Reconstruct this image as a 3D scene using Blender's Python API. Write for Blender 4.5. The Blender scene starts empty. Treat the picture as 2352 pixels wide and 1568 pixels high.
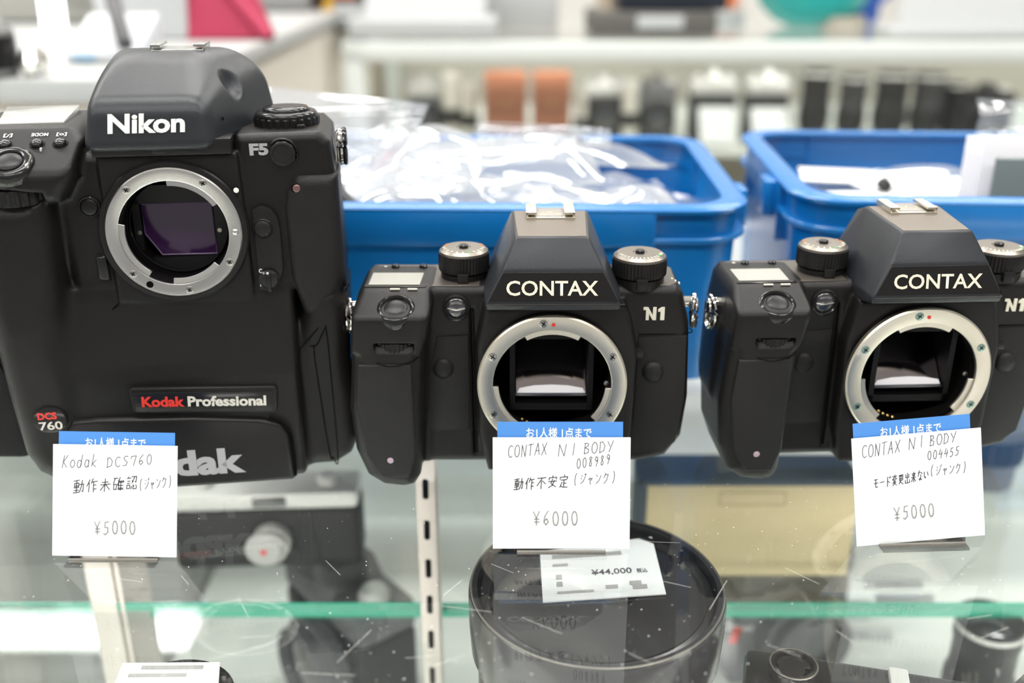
import bpy, bmesh, math, random
import numpy as np
from mathutils import Vector, Matrix, Euler
random.seed(7)
SC = bpy.context.scene
COL = SC.collection
# ------------------------------------------------------------------ camera
CAM_H, PITCH = 0.244, math.radians(22)
cd = bpy.data.cameras.new('camera'); co = bpy.data.objects.new('camera', cd); COL.objects.link(co)
co.location = (0, 0, CAM_H); co.rotation_euler = (math.radians(90) - PITCH, 0, 0)
cd.lens = 35; cd.sensor_width = 36; cd.sensor_fit = 'HORIZONTAL'; cd.clip_start = .01; cd.clip_end = 60
cd.dof.use_dof = True; cd.dof.focus_distance = 0.438; cd.dof.aperture_fstop = 4.2; cd.dof.aperture_blades = 0
SC.camera = co
# ------------------------------------------------------------------ world, lamps, exposure
w = bpy.data.worlds.new('shop'); SC.world = w; w.use_nodes = True
w.node_tree.nodes['Background'].inputs[0].default_value = (1, .98, .955, 1)
w.node_tree.nodes['Background'].inputs[1].default_value = .34
vs = SC.view_settings; vs.view_transform = 'Standard'; vs.look = 'None'; vs.exposure = 0.0; vs.gamma = 1; vs.use_curve_mapping = False
CEIL = 1.9
LAMPS = [(x, y) for y in (-1.1, .35, 1.55, 3.0) for x in (-1.75, -.25, 1.25)]
for i, (x, y) in enumerate(LAMPS):
    ld = bpy.data.lights.new('ceiling_lamp', 'AREA'); ld.shape = 'RECTANGLE'; ld.size = 1.15; ld.size_y = .2
    ld.energy = 22; ld.color = (1, .98, .945)
    lo = bpy.data.objects.new('ceiling_lamp', ld); COL.objects.link(lo); lo.location = (x, y, CEIL - .055)
# ------------------------------------------------------------------ helpers
F = 2352 * 35 / 36
def ray(u, v):
    a = (u - 1176) / F; b = (784 - v) / F
    return Vector((a, math.cos(PITCH) + b * math.sin(PITCH), -math.sin(PITCH) + b * math.cos(PITCH)))
def gz(u, v, z=0.):
    r = ray(u, v); t = (z - CAM_H) / r.z; return Vector((r.x * t, r.y * t, z))
def gy(u, v, Y):
    r = ray(u, v); t = Y / r.y; return Vector((r.x * t, Y, CAM_H + r.z * t))

MATS = {}
def mat(name, col=(.5, .5, .5), rough=.5, metal=0., spec=.5, bump=0., bscale=900., var=0., coat=0., alpha=None, trans=0., ior=1.45, emit=None, sheen=0.):
    if name in MATS: return MATS[name]
    m = bpy.data.materials.new(name); m.use_nodes = True; nt = m.node_tree; p = nt.nodes['Principled BSDF']
    p.inputs['Base Color'].default_value = (*col, 1); p.inputs['Roughness'].default_value = rough; p.inputs['Metallic'].default_value = metal
    p.inputs['Specular IOR Level'].default_value = spec; p.inputs['Coat Weight'].default_value = coat; p.inputs['Coat Roughness'].default_value = .08
    p.inputs['IOR'].default_value = ior; p.inputs['Transmission Weight'].default_value = trans
    if emit: p.inputs['Emission Color'].default_value = (*emit[:3], 1); p.inputs['Emission Strength'].default_value = emit[3]
    if bump or var:
        tc = nt.nodes.new('ShaderNodeTexCoord')
        if bump:
            n = nt.nodes.new('ShaderNodeTexNoise'); n.inputs['Scale'].default_value = bscale; n.inputs['Detail'].default_value = 2
            b = nt.nodes.new('ShaderNodeBump'); b.inputs['Strength'].default_value = bump; b.inputs['Distance'].default_value = .0004
            nt.links.new(tc.outputs['Object'], n.inputs['Vector']); nt.links.new(n.outputs['Fac'], b.inputs['Height']); nt.links.new(b.outputs['Normal'], p.inputs['Normal'])
        if var:
            n2 = nt.nodes.new('ShaderNodeTexNoise'); n2.inputs['Scale'].default_value = 60; n2.inputs['Detail'].default_value = 5
            r = nt.nodes.new('ShaderNodeMapRange'); r.inputs[3].default_value = 1 - var; r.inputs[4].default_value = 1 + var
            mx = nt.nodes.new('ShaderNodeMix'); mx.data_type = 'RGBA'; mx.blend_type = 'MULTIPLY'; mx.inputs[0].default_value = 1
            mx.inputs[6].default_value = (*col, 1)
            nt.links.new(tc.outputs['Object'], n2.inputs['Vector']); nt.links.new(n2.outputs['Fac'], r.inputs[0]); nt.links.new(r.outputs[0], mx.inputs[7]); nt.links.new(mx.outputs[2], p.inputs['Base Color'])
    MATS[name] = m; return m
def clear(name, tint=(.96, .99, .975), haze=0., hazecol=(.9, .92, .92), rough=.0, ior=1.5, gain=1.0):
    """clear sheet: straight transmission + fresnel reflection (+ white haze for film)"""
    if name in MATS: return MATS[name]
    m = bpy.data.materials.new(name); m.use_nodes = True; nt = m.node_tree; nt.nodes.clear()
    out = nt.nodes.new('ShaderNodeOutputMaterial'); tr = nt.nodes.new('ShaderNodeBsdfTransparent'); tr.inputs[0].default_value = (*tint, 1)
    gl = nt.nodes.new('ShaderNodeBsdfGlossy'); gl.inputs['Roughness'].default_value = rough; gl.inputs[0].default_value = (1, 1, 1, 1)
    g = nt.nodes.new('ShaderNodeNewGeometry'); mr = nt.nodes.new('ShaderNodeMapRange'); mr.inputs[3].default_value = ior; mr.inputs[4].default_value = 1 / ior
    fr = nt.nodes.new('ShaderNodeFresnel'); nt.links.new(g.outputs['Backfacing'], mr.inputs[0]); nt.links.new(mr.outputs[0], fr.inputs['IOR'])
    mu = nt.nodes.new('ShaderNodeMath'); mu.operation = 'MULTIPLY'; mu.inputs[1].default_value = gain; mu.use_clamp = True; nt.links.new(fr.outputs[0], mu.inputs[0])
    mx = nt.nodes.new('ShaderNodeMixShader'); nt.links.new(mu.outputs[0], mx.inputs[0])
    base = tr
    if haze:
        df = nt.nodes.new('ShaderNodeBsdfDiffuse'); df.inputs[0].default_value = (*hazecol, 1)
        tl = nt.nodes.new('ShaderNodeBsdfTranslucent'); tl.inputs[0].default_value = (*hazecol, 1)
        m1 = nt.nodes.new('ShaderNodeMixShader'); m1.inputs[0].default_value = .45; nt.links.new(df.outputs[0], m1.inputs[1]); nt.links.new(tl.outputs[0], m1.inputs[2])
        m2 = nt.nodes.new('ShaderNodeMixShader'); m2.inputs[0].default_value = haze; nt.links.new(tr.outputs[0], m2.inputs[1]); nt.links.new(m1.outputs[0], m2.inputs[2]); base = m2
    nt.links.new(base.outputs[0], mx.inputs[1]); nt.links.new(gl.outputs[0], mx.inputs[2]); nt.links.new(mx.outputs[0], out.inputs[0])
    MATS[name] = m; return m

def finish(name, me, m, parent=None, sharp=35, loc=None, rot=None):
    me.materials.clear(); me.materials.append(m)
    o = bpy.data.objects.new(name, me); COL.objects.link(o)
    if parent: o.parent = parent
    if loc is not None: o.location = loc
    if rot is not None: o.rotation_euler = rot
    return o
class B:
    """collects shapes (millimetres by default) into one mesh"""
    def __init__(s, unit=.001): s.bm = bmesh.new(); s.u = unit
    def _merge(s, t, M=None):
        if M is not None: bmesh.ops.transform(t, matrix=M, verts=t.verts)
        me = bpy.data.meshes.new('tmp'); t.to_mesh(me); t.free(); s.bm.from_mesh(me); bpy.data.meshes.remove(me); return s
    def box(s, x0, x1, y0, y1, z0, z1, bev=0., seg=2, M=None):
        t = bmesh.new(); bmesh.ops.create_cube(t, size=1)
        for v in t.verts: v.co = Vector(((x0 + x1) / 2 + v.co.x * (x1 - x0), (y0 + y1) / 2 + v.co.y * (y1 - y0), (z0 + z1) / 2 + v.co.z * (z1 - z0)))
        if bev: bmesh.ops.bevel(t, geom=t.edges[:], offset=bev, segments=seg, affect='EDGES', profile=.5)
        return s._merge(t, M)
    def hull(s, pts, bev=0., seg=2, M=None):
        t = bmesh.new()
        for p in pts: t.verts.new(p)
        r = bmesh.ops.convex_hull(t, input=t.verts[:])
        dead = [g for g in r['geom_interior'] if isinstance(g, bmesh.types.BMVert)]
        if dead: bmesh.ops.delete(t, geom=dead, context='VERTS')
        bmesh.ops.dissolve_limit(t, angle_limit=.03, verts=t.verts[:], edges=t.edges[:])
        if bev: bmesh.ops.bevel(t, geom=t.edges[:], offset=bev, segments=seg, affect='EDGES', profile=.5)
        return s._merge(t, M)
    def poly(s, pts, y0, y1, bev=0., seg=2, plane='xz', M=None, front=False):
        """outline pts extruded between y0 and y1; plane names the outline's axes"""
        t = bmesh.new(); n = len(pts)
        def P(a, b, c): return {'xz': (a, c, b), 'xy': (a, b, c), 'yz': (c, a, b)}[plane]
        A = [t.verts.new(P(a, b, y0)) for a, b in pts]; Bv = [t.verts.new(P(a, b, y1)) for a, b in pts]
        t.faces.new(A); t.faces.new(Bv[::-1])
        for i in range(n): t.faces.new((A[i], Bv[i], Bv[(i + 1) % n], A[(i + 1) % n]))
        bmesh.ops.recalc_face_normals(t, faces=t.faces[:])
        if bev:
            ed = [e for e in t.edges if (not front) or (abs(e.verts[0].co.y - y0) < 1e-6 and abs(e.verts[1].co.y - y0) < 1e-6)]
            bmesh.ops.bevel(t, geom=ed, offset=bev, segments=seg, affect='EDGES', profile=.5)
        return s._merge(t, M)
    def lathe(s, prof, o=(0, 0, 0), d=(0, 0, 1), n=32, cap=True, teeth=None):
        """profile [(radius, height)] turned about axis d through o; teeth=(i0,i1,depth) cuts notches into those rings"""
        t = bmesh.new(); q = Vector(d).normalized().to_track_quat('Z', 'Y'); o = Vector(o); R = []
        for k, (r, h) in enumerate(prof):
            ring = []
            for i in range(n):
                rr = r - (teeth[2] if teeth and k in teeth[:2] and (i // teeth[3]) % 2 else 0); a = 2 * math.pi * i / n
                ring.append(t.verts.new(o + q @ Vector((rr * math.cos(a), rr * math.sin(a), h))))
            R.append(ring)
        for k in range(len(R) - 1):
            for i in range(n): t.faces.new((R[k][i], R[k][(i + 1) % n], R[k + 1][(i + 1) % n], R[k + 1][i]))
        if cap: t.faces.new(R[0][::-1]); t.faces.new(R[-1])
        bmesh.ops.recalc_face_normals(t, faces=t.faces[:]); return s._merge(t)
    def tube(s, pts, r, n=8, closed=False, rz=None):
        t = bmesh.new(); pts = [Vector(p) for p in pts]; m = len(pts); R = []; up = Vector((0, 0, 1))
        for i, p in enumerate(pts):
            a = pts[i - 1] if (i or closed) else p; b = pts[(i + 1) % m] if (i < m - 1 or closed) else p
            d = (b - a).normalized(); x = d.cross(up)
            if x.length < .05: x = d.cross(Vector((0, 1, 0)))
            x.normalize(); y = x.cross(d)
            R.append([t.verts.new(p + x * math.cos(2 * math.pi * k / n) * r + y * math.sin(2 * math.pi * k / n) * (rz or r)) for k in range(n)])
        for i in range(m if closed else m - 1):
            for k in range(n): t.faces.new((R[i][k], R[i][(k + 1) % n], R[(i + 1) % m][(k + 1) % n], R[(i + 1) % m][k]))
        if not closed: t.faces.new(R[0][::-1]); t.faces.new(R[-1])
        bmesh.ops.recalc_face_normals(t, faces=t.faces[:]); return s._merge(t)
    def mesh(s, V, Fc):
        t = bmesh.new(); vv = [t.verts.new(p) for p in V]
        for f in Fc: t.faces.new([vv[i] for i in f])
        return s._merge(t)
    def obj(s, name, m, parent=None, sharp=35, loc=None, rot=None, smooth=True):
        bm = s.bm; bmesh.ops.scale(bm, vec=(s.u,) * 3, verts=bm.verts)
        a = math.radians(sharp)
        for f in bm.faces: f.smooth = smooth
        for e in bm.edges:
            if len(e.link_faces) == 2 and e.calc_face_angle(0) > a: e.smooth = False
        me = bpy.data.meshes.new(name); bm.to_mesh(me); bm.free()
        return finish(name, me, m, parent, loc=loc, rot=rot)
def thing(name, label, cat, loc=(0, 0, 0), rz=0., group=None, rot=None):
    o = bpy.data.objects.new(name, None); COL.objects.link(o); o.location = loc; o.rotation_euler = rot or (0, 0, rz); o.empty_display_size = .02
    return tag(o, label, cat, group)
def tag(o, label, cat, group=None, kind=None):
    o['label'] = label; o['category'] = cat
    if group: o['group'] = group
    if kind: o['kind'] = kind
    return o
def struct(o, label=None):
    o['kind'] = 'structure'
    if label: o['label'] = label
    return o
def copy_tree(o, parent=None):
    c = o.copy(); COL.objects.link(c); c.parent = parent
    for ch in list(o.children): copy_tree(ch, c)
    return c
def text(name, s, size, m, parent, origin, ex=(1, 0, 0), ey=(0, 0, 1), bold=0., width=None, height=None, shear=0., ext=.02, unit=.001, align='LEFT'):
    """flat lettering as a mesh; origin is the lower left corner, ex/ey the writing directions"""
    c = bpy.data.curves.new('t', 'FONT'); c.body = s; c.size = 1; c.offset = bold; c.shear = shear; c.extrude = 0; c.resolution_u = 3
    t = bpy.data.objects.new('t', c); COL.objects.link(t); dg = bpy.context.evaluated_depsgraph_get(); dg.update()
    me = bpy.data.meshes.new_from_object(t.evaluated_get(dg)); bpy.data.objects.remove(t); bpy.data.curves.remove(c)
    n = len(me.vertices); a = np.zeros(n * 3, 'f'); me.vertices.foreach_get('co', a); a = a.reshape(-1, 3)
    if n:
        lo, hi = a.min(0), a.max(0); sx = (width / (hi[0] - lo[0])) if width else size; sy = (height / (hi[1] - lo[1])) if height else (sx if width else size)
        ex, ey, og = (np.array(x, float) for x in (ex, ey, origin)); ex /= np.linalg.norm(ex); ey /= np.linalg.norm(ey)
        q = og + np.outer((a[:, 0] - lo[0]) * sx, ex) + np.outer((a[:, 1] - (lo[1] if height else 0)) * sy, ey)
        me.vertices.foreach_set('co', (q * unit).ravel().astype('f'))
    me.update(); return finish(name, me, m, parent)
# --- signed distance meshing (surface nets), millimetres
def sdf_mesh(fn, lo, hi, h):
    ax = [np.arange(lo[i], hi[i] + h, h) for i in range(3)]
    X, Y, Z = ax[0][:, None, None], ax[1][None, :, None], ax[2][None, None, :]
    D = np.broadcast_to(fn(X, Y, Z), (len(ax[0]), len(ax[1]), len(ax[2]))).astype('f')
    ins = D < 0; nx, ny, nz = D.shape
    cnt = np.zeros((nx - 1, ny - 1, nz - 1), 'f'); pos = np.zeros((nx - 1, ny - 1, nz - 1, 3), 'f')
    C = [(i, j, k) for i in (0, 1) for j in (0, 1) for k in (0, 1)]
    def sl(c): return tuple(slice(a, (n - 1 + a)) for a, n in zip(c, (nx, ny, nz)))
    for a in range(3):
        for c in C:
            if c[a]: continue
            d = list(c); d[a] = 1; d = tuple(d); A, Bq = D[sl(c)], D[sl(d)]; x = (A < 0) != (Bq < 0)
            t = np.where(x, A / np.where(A == Bq, 1, A - Bq), 0)
            cnt += x
            for b in range(3): pos[..., b] += np.where(x, (t if b == a else c[b]), 0)
    act = cnt > 0; idx = -np.ones(act.shape, int); idx[act] = np.arange(act.sum())
    ii = np.argwhere(act); V = (pos[act] / cnt[act][:, None] + ii) * h + np.array(lo)
    Q = []
    for a in range(3):
        b, c = (a + 1) % 3, (a + 2) % 3
        s0 = [slice(None)] * 3; s1 = [slice(None)] * 3; s0[a] = slice(0, -1); s1[a] = slice(1, None)
        A, Bq = ins[tuple(s0)], ins[tuple(s1)]; e = np.argwhere(A != Bq); sgn = A[tuple(e.T)]
        ok = (e[:, b] > 0) & (e[:, c] > 0) & (e[:, b] < act.shape[b]) & (e[:, c] < act.shape[c]); e, sgn = e[ok], sgn[ok]
        def g(db, dc): f = e.copy(); f[:, b] -= db; f[:, c] -= dc; return idx[tuple(f.T)]
        q = np.stack([g(1, 1), g(0, 1), g(0, 0), g(1, 0)], 1); q[~sgn] = q[~sgn][:, ::-1]; Q.append(q)
    return V, np.concatenate(Q)
def sdf_obj(name, fn, lo, hi, h, m, parent, unit=.001):
    V, Q = sdf_mesh(fn, lo, hi, h); me = bpy.data.meshes.new(name)
    me.vertices.add(len(V)); me.vertices.foreach_set('co', (V * unit).ravel()); me.loops.add(Q.size); me.loops.foreach_set('vertex_index', Q.ravel().astype('i'))
    me.polygons.add(len(Q)); me.polygons.foreach_set('loop_start', np.arange(0, Q.size, 4, dtype='i')); me.polygons.foreach_set('use_smooth', np.ones(len(Q), bool))
    me.update(calc_edges=True); me.validate(); return finish(name, me, m, parent)
def sd2(pts, A, Bc):
    """2-D signed distance to a polygon"""
    P = np.array(pts, float); n = len(P); d = np.full(np.broadcast(A, Bc).shape, 1e9); s = np.ones_like(d)
    for i in range(n):
        p, q = P[i], P[i - 1]; ex, ey = q[0] - p[0], q[1] - p[1]; wx, wy = A - p[0], Bc - p[1]
        t = np.clip((wx * ex + wy * ey) / (ex * ex + ey * ey), 0, 1); bx, by = wx - ex * t, wy - ey * t; d = np.minimum(d, bx * bx + by * by)
        c1 = Bc >= p[1]; c2 = Bc < q[1]; c3 = ex * wy > ey * wx
        fl = (c1 & c2 & c3) | (~c1 & ~c2 & ~c3); s = np.where(fl, -s, s)
    return s * np.sqrt(d)
def ext(d2, C, c0, c1, r):
    a = d2 + r; b = np.abs(C - (c0 + c1) / 2) - (c1 - c0) / 2 + r
    return np.minimum(np.maximum(a, b), 0) + np.sqrt(np.maximum(a, 0) ** 2 + np.maximum(b, 0) ** 2) - r
def su(a, b, k):
    h = np.clip(.5 + .5 * (b - a) / k, 0, 1); return b * (1 - h) + a * h - k * h * (1 - h)
def smx(a, b, k): return -su(-a, -b, k)
# ------------------------------------------------------------------ materials
BLK = mat('black_plastic', (.0085, .0079, .0074), .4, spec=.3, bump=.25, bscale=2600, var=.1)
BLKS = mat('black_plastic_satin', (.011, .0105, .0105), .32, spec=.34, bump=.1, bscale=2600)
BLK2 = mat('black_gloss', (.012, .012, .0125), .16, spec=.5)
RUB = mat('black_rubber', (.012, .0117, .0114), .5, spec=.28, bump=.5, bscale=1500, var=.12)
GREYB = mat('graphite_paint', (.024, .0265, .031), .34, spec=.5, metal=.2, bump=.18, bscale=3000)
ROOF = mat('worn_graphite_sheen', (.19, .165, .14), .34, metal=.6, bump=.12, bscale=3000)  # ceiling reflection on the roof put into the colour of worn paint
TOPM = mat('graphite_plate_sheen', (.105, .092, .08), .36, metal=.5, bump=.12, bscale=3000)  # lighter brown carries the top plates' ceiling reflection in its colour
CAV = mat('cavity_black', (.003, .003, .0033), .7, spec=.2)
SEAM = mat('seam_black', (.002, .002, .002), .8, spec=.1)
STEEL = mat('brushed_steel', (.66, .66, .64), .26, metal=1, bump=.06, bscale=500)
STEELW = mat('worn_steel', (.74, .69, .59), .38, metal=1, bump=.1, bscale=700)
CHROME = mat('chrome', (.75, .73, .7), .1, metal=1)
SCREW = mat('screw_steel', (.42, .41, .38), .3, metal=1)
GOLD = mat('gold_contact', (.85, .58, .2), .25, metal=1)
IVORY = mat('ivory_print', (.74, .71, .58), .5)
WHITEP = mat('white_print', (.8, .8, .78), .5)
GREYP = mat('silver_grey_print', (.36, .36, .37), .45)
SILVP = mat('silver_print', (.6, .58, .52), .4)
REDP = mat('red_print', (.62, .03, .02), .45)
ORANGEP = mat('orange_print', (.75, .25, .03), .5)
GREENP = mat('green_print', (.05, .5, .12), .5)
DIALT = mat('dial_top_metal', (.26, .235, .205), .33, metal=.85, bump=.1, bscale=2500)
LCDG = mat('lcd_grey', (.34, .34, .31), .22, spec=.6)
SENSOR = mat('sensor_violet', (.05, .014, .075), .12, spec=.9, coat=.8)
GLASSD = mat('dark_glass', (.03, .03, .033), .05, spec=.8, coat=1)
MIRR = mat('mirror_dark', (.32, .28, .3), .06, metal=1)
BAND_GL = mat('mirror_band_frosted_glass', (.9, .88, .9), .35, spec=.5)  # pale tone for the painted mirror reflection and the tubes' front glass
PAPER = mat('white_paper', (.8, .815, .82), .6, spec=.2)
BLUEP = mat('blue_paper', (.075, .24, .6), .6, spec=.2)
INK = mat('pencil_ink', (.13, .135, .15), .6, spec=.2)
INKD = mat('dark_ink', (.05, .05, .06), .6, spec=.2)
INKL = mat('stamp_ink', (.33, .33, .32), .6, spec=.2)
BLUE = mat('blue_polypropylene', (.004, .145, .44), .25, spec=.75, bump=.04, bscale=200)
ACRY = clear('clear_acrylic', (.992, .995, .995), ior=1.3, gain=.6)
GLASS = clear('counter_glass', (.985, .995, .99), ior=1.5)
SHELFG = clear('shelf_glass', (.975, .99, .983), ior=1.5)
EDGEG = mat('green_glass_edge', (.03, .36, .24), .15, spec=.6)
FILM = clear('plastic_film', (.96, .97, .98), haze=.22, hazecol=(.8, .83, .87), rough=.09, ior=1.5, gain=1.4)
FILM2 = clear('thin_clear_film', (.95, .97, .97), haze=.1, hazecol=(.88, .9, .9), rough=.05, ior=1.5, gain=1.6)
# ------------------------------------------------------------------ the shop room
FLOORZ = -.95
struct(B(1).box(-4, 4, -2.5, 4.15, FLOORZ - .05, FLOORZ).obj('floor', mat('vinyl_floor', (.5, .48, .45), .4, var=.08)))
struct(B(1).box(-4, 4, -2.5, 4.15, CEIL, CEIL + .05).obj('ceiling', mat('ceiling_white', (.86, .85, .83), .8)))
struct(B(1).box(-4, 4, 4.1, 4.15, FLOORZ, CEIL).obj('wall_back', mat('wall_offwhite', (.72, .71, .68), .8)))
struct(B(1).box(-4.05, -4, -2.5, 4.15, FLOORZ, CEIL).obj('wall_left', MATS['wall_offwhite']))
FIX = mat('lamp_housing', (.8, .8, .78), .5)
for i, (x, y) in enumerate(LAMPS):
    t = thing('ceiling_light', 'long white ceiling light panel over the shop counters', 'lamp', (x, y, CEIL), group='ceiling light panels')
    B(1).box(-.62, .62, -.13, .13, -.05, 0, .006).obj('housing', FIX, t)
    for s in (-1, 1): B(1).box(s * .6 - .012, s * .6 + .012, -.12, .12, -.062, -.048, .003).obj('end_cap', FIX, t)
# ------------------------------------------------------------------ film camera body (built once, copied for the second)
def mount_ring(parent, c, Ro, Ri, m, tabs, screws, y0=0., thick=3., scr_r=2.0, scrm=SCREW):
    """bayonet ring facing -y at height c; tabs: (angle0, angle1) in degrees reach inwards"""
    b = B(); b.lathe([(Ri, 0), (Ri, -thick + .3), (Ri + .5, -thick), (Ro - .8, -thick), (Ro, -thick + .7), (Ro, 0)], (0, y0 + thick, c), (0, 1, 0), 96, cap=False)
    ring = b.obj('mount_ring', m, parent)
    for a0, a1 in tabs:
        A = [math.radians(a0 + (a1 - a0) * i / 14) for i in range(15)]
        o = [(Ri + .6) * math.cos(a) for a in A], [(Ri + .6) * math.sin(a) for a in A]; n = [(Ri - 2.6) * math.cos(a) for a in A], [(Ri - 2.6) * math.sin(a) for a in A]
        pts = list(zip(o[0], [z + c for z in o[1]])) + list(zip(n[0], [z + c for z in n[1]]))[::-1]
        B().poly(pts, y0 + 1.2, y0 + 2.8, .2, 1).obj('bayonet_tab', m, ring)
    for a in screws:
        a = math.radians(a); x, z = (Ri + Ro) / 2 * math.cos(a), c + (Ri + Ro) / 2 * math.sin(a)
        sc = B().lathe([(scr_r, 0), (scr_r, .25), (scr_r * .75, .5), (.01, .55)], (x, y0 + .15, z), (0, -1, 0), 16).obj('screw', scrm, ring)
        bb = B()
        for k in (0, 1):
            M = Matrix.Translation((x, y0 - .42, z)) @ Matrix.Rotation(.6 + k * math.pi / 2, 4, 'Y'); bb.box(-scr_r * .6, scr_r * .6, -.06, .06, -.22, .22, M=M)
        bb.obj('screw_slot', SEAM, sc)
    return ring
def dome_button(parent, name, p, d, r, h, m, ringm=None, rr=None):
    o = B().lathe([(r, -1.5), (r, h * .35), (r * .92, h * .62), (r * .6, h * .9), (.01, h)], p, d, 28).obj(name, m, parent, sharp=60)
    if ringm:
        rr = rr or r + 1.2
        B().lathe([(r + .15, 0), (r + .3, .45), (rr - .35, .5), (rr, .1), (rr, -1.2), (r + .15, -1.2), (r + .15, 0)], p, d, 32, cap=False).obj(name + '_ring', ringm, o)
    return o
def smooth_path(P, n=6):
    P = [Vector(p) for p in P]; Q = [P[0]] + P + [P[-1]]; out = []
    for i in range(1, len(Q) - 2):
        for k in range(n):
            t = k / n; a, b, c, d = Q[i - 1:i + 3]; out.append(.5 * ((2 * b) + (c - a) * t + (2 * a - 5 * b + 4 * c - d) * t * t + (3 * b - a - 3 * c + d) * t ** 3))
    return out + [P[-1]]
def seam(parent, pts, r=.32, name='seam'): return B().tube(smooth_path(pts), r, 6).obj(name, SEAM, parent)

def film_camera(label):
    R = thing('film_camera', label, 'camera', group='black film SLR bodies')
    MC = 53.
    body_p = [(-60, 5), (44, 5.2), (57, 8.5), (64, 19), (66, 40), (64.3, 78), (60.5, 93), (57, 96), (-86, 96), (-89, 92), (-92, 74), (-93, 40), (-60, 30)]
    grip_p = [(-91, 76), (-94, 42), (-92.5, 20), (-87.5, 6.5), (-80, 1.2), (-70, 0), (-65, 1.2), (-62.2, 6), (-60, 40), (-58.5, 76)]
    head_p = [(-91.5, 70), (-90, 90), (-87, 97), (-56, 97), (-55, 90), (-57.5, 76), (-60, 70)]
    blk_p = [(-31, 90), (33, 91), (36.5, 80), (39.5, 66), (38.5, 25), (33, 5.5), (-30, 5.5), (-34.5, 25), (-35, 70)]
    def fn(X, Y, Z):
        b = ext(sd2(body_p, X, Z), Y, 14, 53, 4.5)
        g = ext(sd2(grip_p, X, Z), Y, -5.5, 46, 9)
        hd = ext(sd2(head_p, X, Z), Y, -5, 46, 3.5)
        hd = smx(hd, (Z - 96 + np.maximum(14 - Y, 0) * .42) * .92, 2.5)
        hd = np.maximum(hd, -(np.sqrt((X + 71.5) ** 2 + (Y - 4) ** 2) * 0 + np.maximum(np.maximum(np.abs(X + 71.5) - 9.3, np.abs(Z - 72.9) - 3.1), Y - 3)))
        d = su(b, g, 6); d = su(d, hd, 2.2)
        m = ext(sd2(blk_p, X, Z), Y, 4.6, 48, 2.6); d = su(d, m, 1.5)
        d = np.maximum(d, -ext(sd2([(-36.8, 10), (-35.6, 10), (-36.6, 86), (-37.8, 86)], X, Z), Y, 0, 17, .3))
        d = np.maximum(d, -np.maximum(np.sqrt(X ** 2 + (Z - MC) ** 2) - 27.2, Y - 34))
        return np.maximum(d, -(Z - .2))
    sdf_obj('body', fn, (-97, -9, -2), (70, 56, 100), .85, BLK, R)
    # --- lens mount and mirror box
    mount_ring(R, MC, 34.6, 27.4, STEELW, [(62, 118), (182, 232), (318, 356)], [98, 152, 28, 208, 332])
    B().lathe([(.9, 0), (.9, .3), (.01, .35)], (0.2, .15, MC + 30.2), (0, -1, 0), 12).obj('index_dot', REDP, R)
    B().lathe([(27.3, 2), (27.3, 33)], (0, 0, MC), (0, 1, 0), 64, cap=False).obj('throat', CAV, R)
    B().box(-27, 27, 33, 34, MC - 27, MC + 27).obj('throat_back', CAV, R)
    fr = B(); fr.box(-19.5, -17, 8, 32, MC - 16, MC + 22); fr.box(17, 19.5, 8, 32, MC - 16, MC + 22); fr.box(-19.5, 19.5, 8, 30, MC - 16, MC - 12.5); fr.box(-19.5, 19.5, 8, 32, MC + 20, MC + 22)
    fr.obj('mirror_box', mat('mirror_box_black', (.003, .003, .0033), .5, spec=.25), R)
    mi = B().hull([(-16.5, 11, MC - 8.5), (16.5, 11, MC - 8.5), (-16.5, 30, MC + 12), (16.5, 30, MC + 12), (-16.5, 11.8, MC - 9.3), (16.5, 11.8, MC - 9.3), (-16.5, 30.8, MC + 11.2), (16.5, 30.8, MC + 11.2)]).obj('mirror', MIRR, R)
    B().box(-17, 17, 9.6, 10.9, MC - 9.6, MC - 8.4, .2).obj('mirror_frame', mat('mirror_frame_steel', (.15, .15, .16), .3, metal=.8), mi)
    B().poly([(-16.2, MC - 8.2), (16.2, MC - 8.2), (15, MC - 5.8), (8, MC - 4.4), (0, MC - 4), (-8, MC - 4.4), (-15, MC - 5.8)], 10.2, 10.6).obj('mirror_reflection_band', BAND_GL, R)  # pale strip painted in as the bright band reflected by the mirror
    for k in range(4):
        a = math.radians(236 + k * 6.2); B().lathe([(.75, 0), (.75, .6), (.4, 1), (.01, 1.1)], (24.6 * math.cos(a), 7, MC + 24.6 * math.sin(a)), (0, -1, 0), 10).obj('contact_pin', GOLD, R)
    B().lathe([(1.2, 0), (1.2, .8), (.01, 1.1)], (25.6, 7, MC - 1.5), (0, -1, 0), 12).obj('locking_pin', STEELW, R)
    # --- prism housing
    pr = B().hull([(-30.2, -6, 95.3), (29.4, -6, 95.6), (-30, -5, 92), (29.2, -5, 92), (-22.4, -3, 110), (21.6, -3, 110.2), (-16.8, 3.3, 123), (15.2, 3.3, 123), (-18.6, 43, 124.5), (17.2, 43, 124.6),
                   (-31.5, 14, 96), (30.8, 14, 96), (-30, 53, 97), (29, 53, 97), (-31, 14, 88), (30.5, 14, 88), (-29, 53, 88), (28, 53, 88), (-19, 52, 121), (17.5, 52, 121)], .9, 3).obj('prism_housing', GREYB, R)
    lean = Vector((0, 3, 14.6)).normalized(); nrm = Vector((0, -14.6, 3)).normalized()
    text('maker_lettering', 'CONTAX', 7, IVORY, pr, Vector((-21, -5.35, 98.9)) + nrm * .32, ey=lean, bold=.016, width=40.3, height=6.7)
    B().hull([(-15.9, 4.6, 123.3), (14.3, 4.6, 123.3), (-17.6, 42.4, 124.75), (16.2, 42.4, 124.85), (-15.9, 4.6, 122.6), (14.3, 4.6, 122.6), (-17.6, 42.4, 124), (16.2, 42.4, 124)], .15, 1).obj('roof_plate', ROOF, pr)
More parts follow.
